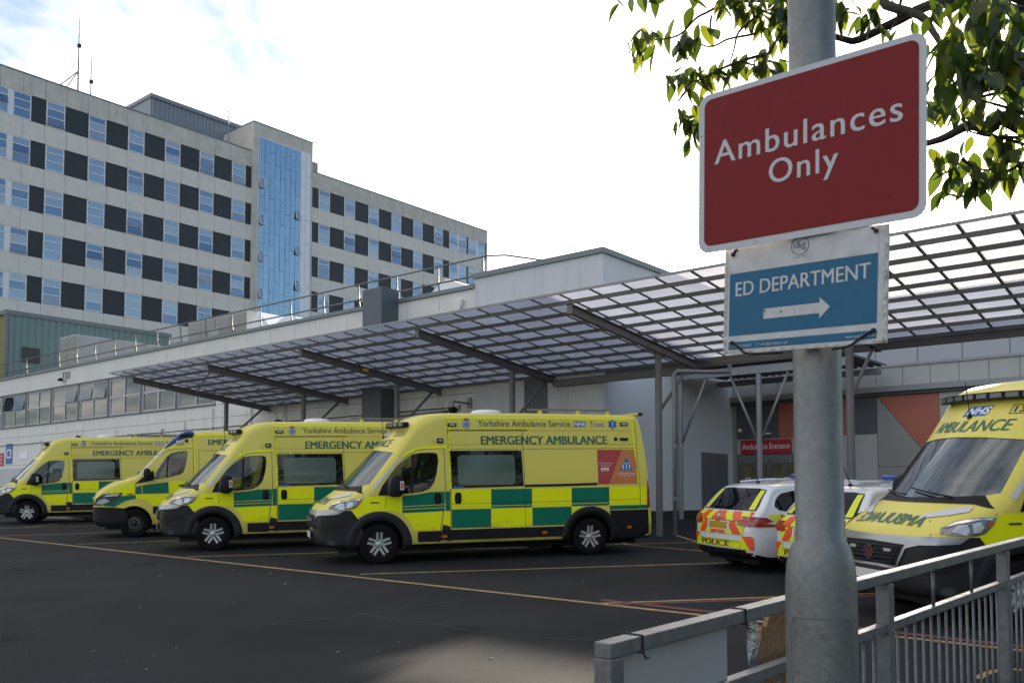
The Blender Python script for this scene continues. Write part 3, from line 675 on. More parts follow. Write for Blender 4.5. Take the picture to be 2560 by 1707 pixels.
# sliding doors
obj('door_head', MB().box(ex(.17), ex(2.30), 8.26, 8.40, 3.10, 3.31), M_['door_frame'], en)
for a, b in ((.20, .83), (.86, 1.36), (1.39, 1.86), (1.89, 2.28)):
    d_ = MB(); t = .05
    d_.box(ex(a), ex(a) + t, 8.28, 8.33, 1.0, 3.1); d_.box(ex(b) - t, ex(b), 8.28, 8.33, 1.0, 3.1); d_.box(ex(a) + t, ex(b) - t, 8.28, 8.33, 3.0, 3.1); d_.box(ex(a) + t, ex(b) - t, 8.28, 8.33, 1.0, 1.2)
    f = obj('sliding_door', d_, M_['door_frame'], en); obj('pane', MB().box(ex(a) + t, ex(b) - t, 8.30, 8.31, 1.2, 3.0), M_['door_glass'], f)
mat('lobby', (.20, .17, .09), .8, var=.4, vs=2); obj('lobby_back', MB().box(ex(.16), ex(2.3), 8.336, 8.339, 1.0, 3.1), M_['lobby'], en)
for a in (.55, 1.98):
    n_ = thing('door_notice', 'white and blue safety notice on the %s door leaf of the entrance' % ('left' if a < 1 else 'right'), 'notice', CAMPUS, (ex(a), 8.27, 2.2))
    obj('sheet', MB().box(ex(a) - .10, ex(a) + .10, 8.270, 8.276, 2.18, 2.52), M_['white_letter'], n_)
    obj('symbol', MB().lathe([(.001, 8.266), (.075, 8.266), (.075, 8.269)], 16, 'y', (ex(a), 0, 2.41)), M_['blue_sign'], n_); obj('text_block', MB().box(ex(a) - .08, ex(a) + .08, 8.265, 8.269, 2.21, 2.29), M_['blue_sign'], n_)
for a in (1.25, 1.47):
    n_ = tag(obj('paper_notice', MB().box(-.09, .09, -.003, .003, -.12, .12), M_['white_letter']), 'plain white paper taped to the %s middle door' % ('left' if a < 1.4 else 'right'), 'notice'); n_.matrix_world = CAMPUS @ Matrix.Translation((ex(a), 8.268, 2.38))
es = thing('entrance_sign', 'long red sign reading Ambulance Entrance above the doors', 'sign', CAMPUS, (ex(1.25), 8.2, 3.33))
obj('board', MB().box(ex(.33), ex(2.18), 8.19, 8.225, 3.33, 3.83), M_['sign_red'], es)
text_on('lettering', 'Ambulance Entrance', ex(.39), ex(2.12), 3.50, 3.70, lambda u, v: (u, 8.186, v), M_['white_letter'], es, bold=.006)
c_ = thing('security_camera', 'white ball camera on the dark panel left of the entrance', 'camera', CAMPUS, (ex(.34), 8.2, 4.2), 'security cameras on the walls')
obj('ball', MB().lathe([(.001, -.07), (.05, -.05), (.07, 0), (.05, .05), (.001, .07)], 12, 'z', (ex(.34), 8.10, 4.18)), M_['white_letter'], c_, smooth=True); obj('base', MB().box(ex(.30), ex(.38), 8.13, 8.226, 4.14, 4.22), M_['white_letter'], c_)
pl_ = obj('door_sensor_light', MB().box(ex(1.2), ex(1.45), 8.05, 8.226, 4.0, 4.06), M_['white_letter'], en)
# perforated mesh plant screen on the roof
def meshmat():
    m = bpy.data.materials.new('mesh_screen'); m.use_nodes = True; t = m.node_tree; b = t.nodes['Principled BSDF']; b.inputs['Base Color'].default_value = (.30, .32, .36, 1); b.inputs['Metallic'].default_value = .2; b.inputs['Roughness'].default_value = .42
    tcn = t.nodes.new('ShaderNodeTexCoord'); mp = t.nodes.new('ShaderNodeMapping'); mp.inputs['Scale'].default_value = (9, 9, 14); t.links.new(tcn.outputs['Object'], mp.inputs[0])
    wv = t.nodes.new('ShaderNodeTexVoronoi'); wv.inputs['Randomness'].default_value = .15; wv.inputs['Scale'].default_value = 1.4; t.links.new(mp.outputs[0], wv.inputs['Vector'])
    r = t.nodes.new('ShaderNodeMath'); r.operation = 'LESS_THAN'; t.links.new(wv.outputs['Distance'], r.inputs[0]); r.inputs[1].default_value = .13
    tr = t.nodes.new('ShaderNodeBsdfTransparent'); mx = t.nodes.new('ShaderNodeMixShader'); out = t.nodes['Material Output']
    t.links.new(r.outputs[0], mx.inputs[0]); t.links.new(b.outputs[0], mx.inputs[1]); t.links.new(tr.outputs[0], mx.inputs[2]); t.links.new(mx.outputs[0], out.inputs[0]); M_['mesh_screen'] = m
meshmat()
ms = thing('plant_screen', 'silvery perforated metal screen on the entrance roof under the canopy', 'screen', CAMPUS, (9, 8.7, 6))
xs = steps(ex(3.55), 19, 14)
for a, b in zip(xs, xs[1:]): obj('mesh_panel', MB().box(a + .02, b - .02, 8.70, 8.715, 6.0, 8.35), M_['mesh_screen'], ms)
for x in xs: obj('screen_post', MB().box(x - .03, x + .03, 8.73, 8.80, 5.9, 8.35), M_['steel_light'], ms)
obj('plant_enclosure', MB().box(ex(4.2), 19, 9.6, 16, 5.95, 8.0), M_['plant_grey'], en)
hp = thing('roof_pipework', 'tangle of silver handrails and pipes on the entrance roof', 'pipework', CAMPUS, (ex(1.5), 9, 6))
pp = MB()
for k in range(6): pp.tube([(ex(.4 + .55 * k), 9.2, 6), (ex(.4 + .55 * k), 9.2, 6.75)], .03, 6); pp.tube([(ex(.4 + .55 * k), 9.2, 6.7), (ex(.7 + .55 * k), 10.2, 6.2)], .025, 6)
for h in (6.4, 6.75): pp.tube([(ex(.2), 9.2, h), (ex(3.5), 9.2, h)], .03, 6)
obj('rails', pp, M_['galv'], hp)

# ================================================================ canopy
cn = thing('ambulance_canopy', 'long grey steel canopy with clear ribbed panels sheltering the ambulances', 'canopy', CAMPUS, (-7, -2, 1))
KX = [-4.735 * k for k in range(-3, 5)]
ZHI, ZLO, YHI, YLO = 5.95, 5.33, -5.76, .0
def bz(y): return ZLO + (ZHI - ZLO) * (YLO - y) / (YLO - YHI)
sl_b = (ZHI - ZLO) / (YLO - YHI)
for x in KX:
    p0, p1 = V((x, YHI, bz(YHI))), V((x, YLO, bz(YLO)))
    I = MB(); I.bar(p0, p1, .03, .19); up_ = V((0, -sl_b, 1)).normalized() * 0
    I.bar(p0 + V((0, 0, .095)), p1 + V((0, 0, .095)), .13, .02); I.bar(p0 - V((0, 0, .095)), p1 - V((0, 0, .095)), .13, .02)
    I.box(x - .068, x + .068, YHI - .015, YHI - .001, ZHI - .11, ZHI + .11)
    obj('rafter', I, M_['steel_paint'], cn)
    g = CAMPUS @ V((x, -2, 0)); zg = gz(g.x, g.y)
    obj('column', MB().lathe([(.085, zg - .1), (.085, bz(-2) - .10)], 20, 'z', (x, -2, 0)).box(x - .13, x + .13, -2.13, -1.87, bz(-2) - .125, bz(-2) - .105), M_['steel_paint'], cn, smooth=True, sharp=40)
    obj('brace', MB().tube([(x, -1.92, 4.0), (x, -.42, bz(-.42) - .1)], .042, 10), M_['steel_paint'], cn, smooth=True)
PXS, PXE = -19.7, 14.2 + 2
NP = 9
for i in range(NP):
    y = lerp(YHI - .02, YLO - .05, i / (NP - 1)); z = bz(y) + .14
    xs = [PXS] + [x for x in reversed(KX)] + [PXE]
    obj('purlin', MB().box(PXS, PXE, y - .026, y + .026, z - .042, z + .04), M_['steel_paint'], cn)
GBX = []
x = PXS
while x < PXE - .1: GBX.append(x); x += .789
yf, yb = YHI - .45, YLO + .12
def gzc(y): return bz(y) + .20
gbm = mesh_of('glazing_bar', MB().bar((0, yf, gzc(yf)), (0, yb, gzc(yb)), .05, .03), M_['steel_paint'])
for x in GBX: piece('glazing_bar', gbm, cn, V((x, 0, 0)) )
pnm = mesh_of('roof_panel', MB().add([(.03, yf, gzc(yf)), (.759, yf, gzc(yf)), (.759, yb, gzc(yb)), (.03, yb, gzc(yb))], [(0, 1, 2, 3)]), M_['polycarbonate'])
for x in GBX[:-1]: piece('roof_panel', pnm, cn, V((x, 0, 0)))
obj('front_trim', MB().bar((PXS, yf - .02, gzc(yf)), (PXE, yf - .02, gzc(yf)), .03, .05), M_['steel_light'], cn)
obj('gutter', MB().box(PXS, PXE, yb - .02, yb + .14, gzc(yb) - .22, gzc(yb) - .06), M_['steel_paint'], cn)
# wind bracing in the end bay, eaves beam and rainwater pipe by the entrance
xe, xn = KX[-1], KX[-2]
obj('bracing_rod', MB().tube([(xe, -3.3, bz(-3.3) - .02), (xn, -5.6, bz(-5.6) - .02)], .03, 7), M_['steel_paint'], cn); obj('bracing_rod', MB().tube([(xe, -3.3, bz(-3.3) - .02), (xn, -2.1, bz(-2.1) - .02)], .03, 7), M_['steel_paint'], cn)
obj('bracing_rod', MB().tube([(xe, -.15, bz(-.15) - .02), (xn, -2.1, bz(-2.1) - .1)], .03, 7), M_['steel_paint'], cn)
obj('eaves_beam', MB().box(-4.66, -.07, -.20, -.04, 5.12, 5.32), M_['steel_paint'], cn)
obj('rainwater_pipe', MB().tube([(1.15, -.4, 5.22), (1.15, -.4, 5.02), (.35, -1.7, 4.98), (.30, -1.75, 4.9), (.30, -1.75, .7)], .055, 12), M_['steel_light'], cn, smooth=True)
for h in (1.8, 3.1, 4.3): obj('pipe_collar', MB().lathe([(.065, h - .04), (.065, h + .04)], 14, 'z', (.30, -1.75, 0)), M_['steel_light'], cn)
wt = obj('warning_label', MB().box(-9.37 - .012, -9.37 + .02, -3.5, -3.3, bz(-3.4) - .05, bz(-3.4) + .04), M_['yellow_notice'], cn)
# link roof to the doors
lk = thing('link_roof', 'small profiled link roof on braced posts before the entrance doors', 'canopy', CAMPUS, (-1, 5, 1))
for x, y in ((-2.72, 4.0), (-.05, 4.0)):
    g = CAMPUS @ V((x, y, 0)); zg = gz(g.x, g.y)
    obj('post', MB().lathe([(.085, zg - .1), (.085, 5.55)], 18, 'z', (x, y, 0)), M_['steel_light'], lk, smooth=True)
    for e in (-1, 1): obj('brace', MB().tube([(x + e * .06, y, 3.55), (x + e * .93, y, 5.56)], .04, 9), M_['steel_light'], lk, smooth=True)
obj('beam', MB().box(-2.9, 2.6, 3.92, 4.08, 5.56, 5.80), M_['steel_light'], lk); obj('beam', MB().box(-2.9, 2.6, 6.9, 7.06, 5.62, 5.8), M_['steel_light'], lk)
mb = ribbed(-2.9, 2.6, 3.7, 7.6, 0, .25, .07)
for v in mb.v: v.y, v.z = v.z, 5.84 - v.y + .012 * v.z
obj('deck', mb, M_['panel_dark'], lk)
# ================================================================ vehicles
def grimy(name, col, rough, coat):            # paint with road dirt thrown up over the sills
    m = mat(name, col, rough, coat=coat, spec=.28); t = m.node_tree; b = t.nodes['Principled BSDF']
    tcn = t.nodes.new('ShaderNodeTexCoord'); sp_ = t.nodes.new('ShaderNodeSeparateXYZ'); t.links.new(tcn.outputs['Object'], sp_.inputs[0])
    n = t.nodes.new('ShaderNodeTexNoise'); n.inputs['Scale'].default_value = 3.2; n.inputs['Detail'].default_value = 8; n.inputs['Roughness'].default_value = .68; g = t.nodes.new('ShaderNodeNewGeometry'); t.links.new(g.outputs['Position'], n.inputs['Vector'])
    r = t.nodes.new('ShaderNodeMapRange'); t.links.new(sp_.outputs[2], r.inputs[0]); r.inputs[1].default_value = .95; r.inputs[2].default_value = .28; r.inputs[3].default_value = -.22; r.inputs[4].default_value = .40
    ad = t.nodes.new('ShaderNodeMath'); ad.operation = 'ADD'; t.links.new(n.outputs[0], ad.inputs[0]); t.links.new(r.outputs[0], ad.inputs[1])
    r2 = t.nodes.new('ShaderNodeMapRange'); t.links.new(ad.outputs[0], r2.inputs[0]); r2.inputs[1].default_value = .50; r2.inputs[2].default_value = 1.0; r2.inputs[4].default_value = .62
    mx = t.nodes.new('ShaderNodeMix'); mx.data_type = 'RGBA'; t.links.new(r2.outputs[0], mx.inputs[0]); mx.inputs[6].default_value = (*col, 1); mx.inputs[7].default_value = (.085, .072, .045, 1); t.links.new(mx.outputs[2], b.inputs['Base Color'])
    r3 = t.nodes.new('ShaderNodeMapRange'); t.links.new(r2.outputs[0], r3.inputs[0]); r3.inputs[3].default_value = rough; r3.inputs[4].default_value = .8; t.links.new(r3.outputs[0], b.inputs['Roughness'])
grimy('van_yellow', (.72, .625, .12), .34, .12)
grimy('fluo_yellow', (.88, .90, .002), .42, .0)
grimy('van_green', (.0, .16, .092), .42, .0)
mat('letter_green', (.012, .12, .095), .45)
mat('letter_dark', (.045, .055, .05), .5)
mat('bumper_grey', (.020, .0215, .025), .55, spec=.25, var=.25, vs=3)
mat('trim_black', (.011, .011, .013), .5, spec=.25, var=.3, vs=4)
mat('road_dirt', (.022, .020, .014), .9)
mat('rubber', (.007, .007, .008), .75, spec=.15, var=.3, vs=8)
mat('alloy', (.55, .55, .56), .35, metal=.5, var=.25, vs=12)
mat('steel_wheel', (.03, .03, .03), .5, metal=.3)
mat('silver_paint', (.36, .37, .39), .30, metal=.5)
mat('reflective_white', (.58, .58, .62), .4)
mat('nhs_blue', (.01, .12, .42), .4)
mat('lamp_clear', (.55, .57, .58), .15, metal=.3); mat('lamp_dark', (.06, .065, .07), .15)
mat('lens_grey', (.14, .145, .15), .2); mat('lamp_shell', (.20, .21, .22), .12, metal=.4); mat('lamp_orange', (.55, .12, .01), .3); mat('lamp_red', (.30, .006, .012), .18, coat=.6)
mat('lamp_blue', (.006, .055, .28), .18, coat=.6)
mat('poster_red', (.42, .05, .05), .4); mat('poster_orange', (.55, .19, .06), .4)
mat('plate_white', (.62, .62, .60), .4); mat('plate_yellow', (.42, .25, .01), .4)
mat('interior', (.03, .032, .036), .7); mat('seat_cloth', (.02, .025, .03), .85); mat('hi_vis', (.55, .62, .01), .8)
mat('badge_red', (.26, .015, .02), .3); mat('chrome', (.62, .62, .63), .16, metal=1)
mat('awning_rail', (.20, .20, .18), .5, metal=.3)
glass('cab_glass', tint=(.40, .44, .44), fac=.0); glass('screen_glass', tint=(.55, .64, .66), fac=.10, gtint=(.85, .94, 1))
glass('black_glass', body=(.004, .005, .006), fac=-.01); glass('frosted_glass', body=(.075, .115, .095), fac=.0, rough=.08)
mat('police_white', (.66, .68, .71), .22, coat=.8)
mat('chevron_red', (.78, .085, .035), .35); mat('chevron_yellow', (.68, .74, .015), .35)
mat('police_letter', (.16, .035, .02), .5)

def loft_body(T, NS=22, NA=7, NT=7):
    """T: tables ztop, zbot, half, rad + warp; returns a closed bmesh-like MB for the whole body"""
    rings = []
    for x in T['xs']:
        zt = pchip(T['ztop'], x); zb = pchip(T['zbot'], x); r = min(pchip(T['rad'], x), (zt - zb) * .45)
        def hw(z): return pchip(T['half'], x) * T['taper'](x, z)
        zs = [lerp(zb + .05, zt - r, (i / NS)) for i in range(NS + 1)]
        half = [(0, zb), (hw(zb) * .8, zb), (hw(zb) - .03, zb + .008)] + [(hw(z), z) for z in zs]
        w1 = hw(zt - r)
        rr = min(r, w1 * .6)
        half += [(w1 - rr + rr * math.cos(a), zt - r + r * math.sin(a) ) for a in [i * math.pi / 2 / NA for i in range(1, NA + 1)]]
        ye, ze = half[-1]; cr = T.get('crown', .02)
        half += [(ye * (1 - i / NT), ze + cr * (1 - (1 - i / NT) ** 2)) for i in range(1, NT + 1)]
        ring = half + [(-y, z) for y, z in half[-2:0:-1]]
        rings.append([V((x + T['warp'](x, y, z), y, z)) for y, z in ring])
    mb = MB(); n = len(rings[0])
    for rg in rings: mb.v += rg
    for i in range(len(rings) - 1):
        for k in range(n):
            k2 = (k + 1) % n; mb.f.append((i * n + k, i * n + k2, (i + 1) * n + k2, (i + 1) * n + k))
    mb.f.append(tuple(range(n))); mb.f.append(tuple((len(rings) - 1) * n + k for k in reversed(range(n))))
    return mb
class Surf:
    def __init__(s, mb):
        s.t = BVHTree.FromPolygons([tuple(v) for v in mb.v], mb.f)
    def hit(s, o, d, off):
        loc, nrm, i, _ = s.t.ray_cast(V(o), V(d))
        if loc is None:
            loc, nrm, i, _ = s.t.find_nearest(V(o) + V(d) * 2)
        if nrm.dot(V(d)) > 0: nrm = -nrm
        return loc + nrm * off
    def side(s, u, h, off=.004, far=False): return s.hit((u, 3 if far else -3, h), (0, -1 if far else 1, 0), off)
    def front(s, y, h, off=.004): return s.hit((-4, y, h), (1, 0, 0), off)
    def back(s, y, h, off=.004): return s.hit((9, y, h), (-1, 0, 0), off)
    def top(s, x, y, off=.004): return s.hit((x, y, 5), (0, 0, -1), off)
    def radial(s, th, h, off=.004, c=(.35, 0)):
        a = R(th); d = V((math.cos(a), math.sin(a), 0)); return s.hit(V((c[0], c[1], h)) - d * 4, d, off)
def dens(poly, st):
    out = []
    for a, b in zip(poly, poly[1:] + poly[:1]):
        n = max(1, int(math.ceil(math.hypot(b[0] - a[0], b[1] - a[1]) / st))); out += [(lerp(a[0], b[0], i / n), lerp(a[1], b[1], i / n)) for i in range(n)]
    return out
def smooth_poly(p, n=1):
    for _ in range(n):
        q = []
        for a, b in zip(p, p[1:] + p[:1]): q += [(a[0] * .75 + b[0] * .25, a[1] * .75 + b[1] * .25), (a[0] * .25 + b[0] * .75, a[1] * .25 + b[1] * .75)]
        p = q
    return p
def inside(p, poly):
    c = False; j = len(poly) - 1
    for i in range(len(poly)):
        a, b = poly[i], poly[j]
        if (a[1] > p[1]) != (b[1] > p[1]) and p[0] < (b[0] - a[0]) * (p[1] - a[1]) / (b[1] - a[1]) + a[0]: c = not c
        j = i
    return c
def patch(poly, fn, st=.12, st_v=None):
    """triangulated sheet of a 2D outline laid on a surface through fn(u, v)"""
    st_v = st_v or st
    o = dens(poly, min(st, st_v)); n = len(o)
    pts = [V(p) for p in o]; ed = [(i, (i + 1) % n) for i in range(n)]
    x0 = min(p[0] for p in o); x1 = max(p[0] for p in o); y0 = min(p[1] for p in o); y1 = max(p[1] for p in o)
    u = x0 + st
    while u < x1:
        v = y0 + st_v
        while v < y1:
            if inside((u, v), o) and min((u - q[0]) ** 2 + (v - q[1]) ** 2 for q in o) > (.35 * min(st, st_v)) ** 2: pts.append(V((u, v)))
            v += st_v
        u += st
    r = geometry.delaunay_2d_cdt(pts, ed, [], 1, 1e-6)
    return MB().add([fn(p[0], p[1]) for p in r[0]], [tuple(f) for f in r[2]])
def slab(poly, fn, d0, d1, st=.12):
    """closed solid between two copies of a triangulated outline, fn(u, v, d)"""
    o = dens(poly, st); n = len(o); pts = [V(p) for p in o]
    r = geometry.delaunay_2d_cdt(pts, [(i, (i + 1) % n) for i in range(n)], [], 1, 1e-6); P = [(p[0], p[1]) for p in r[0]]; m = len(P)
    mb = MB(); mb.v = [V(fn(u, v, d0)) for u, v in P] + [V(fn(u, v, d1)) for u, v in P]
    T_ = [tuple(f) for f in r[2]]; ec = {}
    for f in T_:
        for a, b in zip(f, f[1:] + f[:1]): ec[(a, b)] = 1
    mb.f = T_ + [tuple(i + m for i in reversed(f)) for f in T_] + [(a, a + m, b + m, b) for a, b in ec if (b, a) not in ec]
    return mb
def sweep_y(poly, ys, wf):
    """closed solid: a side outline (x, z) carried across y, bent by wf(x, y)"""
    n = len(poly); mb = MB()
    for y in ys: mb.v += [V((u + wf(u, y), y, v)) for u, v in poly]
    for j in range(len(ys) - 1):
        for i in range(n): k = (i + 1) % n; mb.f.append((j * n + i, j * n + k, (j + 1) * n + k, (j + 1) * n + i))
    mb.f.append(tuple(reversed(range(n)))); mb.f.append(tuple((len(ys) - 1) * n + i for i in range(n))); return mb
def rect(u0, u1, v0, v1): return [(u0, v0), (u1, v0), (u1, v1), (u0, v1)]
def rrect(u0, u1, v0, v1, r, n=4):
    p = []
    for cx, cy, a0 in ((u1 - r, v0 + r, -90), (u1 - r, v1 - r, 0), (u0 + r, v1 - r, 90), (u0 + r, v0 + r, 180)):
        p += [(cx + r * math.cos(R(a0 + 90 * i / n)), cy + r * math.sin(R(a0 + 90 * i / n))) for i in range(n + 1)]
    return p
def disc(u, v, r, n=20, ry=None): return [(u + r * math.cos(2 * math.pi * i / n), v + (ry or r) * math.sin(2 * math.pi * i / n)) for i in range(n)]
def ribbon(path, w):
    """outline of a line of width w along a 2D path"""
    L_, R_ = [], []
    for i, p in enumerate(path):
        a, b = path[max(i - 1, 0)], path[min(i + 1, len(path) - 1)]; t = V((b[0] - a[0], b[1] - a[1])); t.normalize()
        L_.append((p[0] - t.y * w / 2, p[1] + t.x * w / 2)); R_.append((p[0] + t.y * w / 2, p[1] - t.x * w / 2))
    return L_ + R_[::-1]
def cut_body(name, mb, cutters, mats, nose=True):
    """solid body minus cutters [(MB, material index)], evaluated once"""
    me = mesh_of(name, mb, None, True)
    bm = bmesh.new(); bm.from_mesh(me); bmesh.ops.recalc_face_normals(bm, faces=bm.faces); bm.to_mesh(me); bm.free()
    for m in mats: me.materials.append(M_[m])
    o = bpy.data.objects.new(name, me); COL.objects.link(o); tmp = []
    for c, mi in cutters:
        cm = mesh_of('cutter', c, None)
        bm = bmesh.new(); bm.from_mesh(cm); bmesh.ops.recalc_face_normals(bm, faces=bm.faces); bm.to_mesh(cm); bm.free()
        for m in mats: cm.materials.append(M_[m])
        for p in cm.polygons: p.material_index = mi
        k = bpy.data.objects.new('cutter', cm); COL.objects.link(k); tmp.append(k)
        md = o.modifiers.new('cut', 'BOOLEAN'); md.operation = 'DIFFERENCE'; md.object = k; md.solver = 'EXACT'
        try: md.material_mode = 'INDEX'
        except Exception: pass
    bpy.context.view_layer.update()
    dg = bpy.context.evaluated_depsgraph_get(); nm = bpy.data.meshes.new_from_object(o.evaluated_get(dg)); nm.name = name
    o.modifiers.clear(); o.data = nm
    for k in tmp: bpy.data.objects.remove(k)
    nm.set_sharp_from_angle(angle=R(38))
    bi = mats.index('trim_black')
    for p in nm.polygons:
        if p.material_index == 0 and ((p.normal.z < -.55 and p.center.z < .6) or (name == 'body' and nose and p.center.x < -.35 and p.center.z < .45)): p.material_index = bi
    return o
def wheel(parent, x, y, r, w, style, out):
    """tyre with tread grooves; out = -1/+1 outward side"""
    s = out
    pr = [(r * .62, -w * .40), (r * .66, -w * .48), (r * .86, -w * .5), (r * .95, -w * .46), (r, -w * .36), (r, -w * .14), (r * .985, -w * .13), (r * .985, -w * .10), (r, -w * .09), (r, w * .09), (r * .985, w * .10), (r * .985, w * .13), (r, w * .14), (r, w * .36), (r * .95, w * .46), (r * .86, w * .5), (r * .66, w * .48), (r * .62, w * .40)]
    o = obj('wheel', MB().lathe(pr, 40, 'y'), M_['rubber'], parent, smooth=True, sharp=35); o.location = (x, y, r)
    R0 = r * .64
    d = MB().lathe([(R0, -.06 * s), (R0, .38 * w * s), (R0 * .94, .39 * w * s), (R0 * .93, .30 * w * s), (R0 * .80, .10 * w * s), (.001, .06 * w * s)], 36, 'y')
    obj('rim', d, M_['steel_wheel'], o, smooth=True, sharp=40)
    if style == 'alloy':
        sp = MB()
        for k in range(5):
            for e in (-1, 1):
                a = 2 * math.pi * k / 5 + .3; c, q = math.cos(a), math.sin(a)
                rad = V((c, 0, q)); tan = V((-q, 0, c)) * e
                p0 = rad * (R0 * .22) + tan * .034 + V((0, .30 * w * s, 0)); p1 = rad * (R0 * .93) + tan * .040 + V((0, .36 * w * s, 0))
                sp.bar(p0, p1, .046, .03, up=V((0, 1, 0)))
        obj('spokes', sp, M_['alloy'], o, bevel=.006)
        obj('hub', MB().lathe([(.001, .41 * w * s), (.045, .40 * w * s), (.06, .36 * w * s), (.085, .30 * w * s)], 20, 'y'), M_['alloy'], o, smooth=True)
        mat('nut_green', (.10, .28, .02), .5) if 'nut_green' not in M_ else None
        for k in range(5):
            a = 2 * math.pi * (k + .5) / 5; obj('wheel_nut', MB().lathe([(.001, .42 * w * s), (.014, .41 * w * s), (.016, .30 * w * s)], 8, 'y', (.072 * math.cos(a), 0, .072 * math.sin(a))), M_['nut_green'], o)
    else:
        obj('hub', MB().lathe([(.001, .34 * w * s), (.06, .33 * w * s), (.075, .22 * w * s), (.14, .16 * w * s), (.15, .08 * w * s)], 20, 'y'), M_['steel_wheel'], o, smooth=True)
        for k in range(12):
            a = 2 * math.pi * k / 12; obj('wheel_nut', MB().lathe([(.001, .30 * w * s), (.013, .29 * w * s), (.016, .10 * w * s)], 8, 'y', (.12 * math.cos(a), 0, .12 * math.sin(a))), M_['alloy'], o)
    return o
def put(o, x, y, heading):
    """stand a vehicle on the sloping ground; heading = direction of its local +x"""
    d = V((heading[0], heading[1], 0)).normalized(); d.z = GX * d.x + GY * d.y; d.normalize()
    yv = GN.cross(d).normalized(); zv = d.cross(yv)
    o.matrix_world = Matrix(((d.x, yv.x, zv.x, x), (d.y, yv.y, zv.y, y), (d.z, yv.z, zv.z, gz(x, y)), (0, 0, 0, 1)))
def seat(parent, x, y, z=.78, hv=False):
    s_ = obj('seat', MB().obox((x, y, z + .10), (.24, 0, .02), (0, .23, 0), (0, 0, .09)).obox((x + .26, y, z + .50), (.08, 0, .02), (0, .22, 0), (.06, 0, .36)).obox((x + .34, y, z + .96), (.05, 0, 0), (0, .13, 0), (.01, 0, .10)), M_['seat_cloth'], parent, bevel=.04)
    return s_
def crest(S_, u, v, r, parent):
    fs = lambda a, b, k=.005: S_.side(a, b, k)
    obj('crest', patch(disc(u, v, r, 22), lambda a, b: fs(a, b, .004), .1), M_['nhs_blue'], parent)
    obj('crest', patch(disc(u, v, r * .84, 22), lambda a, b: fs(a, b, .006), .1), M_['reflective_white'], parent)
    obj('crest', patch(disc(u, v, r * .66, 22), lambda a, b: fs(a, b, .008), .1), M_['letter_green'], parent)
    obj('crest', patch(disc(u, v, r * .52, 22), lambda a, b: fs(a, b, .010), .1), M_['reflective_white'], parent)
    obj('crest', patch([(u - .012, v - r * .4), (u + .012, v - r * .4), (u + .03, v + r * .1), (u + .012, v + r * .4), (u - .02, v + r * .38), (u - .03, v)], lambda a, b: fs(a, b, .012), .1), M_['nhs_blue'], parent)
    obj('crest', patch([(u - r * .55, v + r * 1.05), (u + r * .55, v + r * 1.05), (u + r * .7, v + r * 1.5), (u + r * .25, v + r * 1.35), (u, v + r * 1.65), (u - r * .25, v + r * 1.35), (u - r * .7, v + r * 1.5)], lambda a, b: fs(a, b, .006), .1), M_['badge_red'], parent)

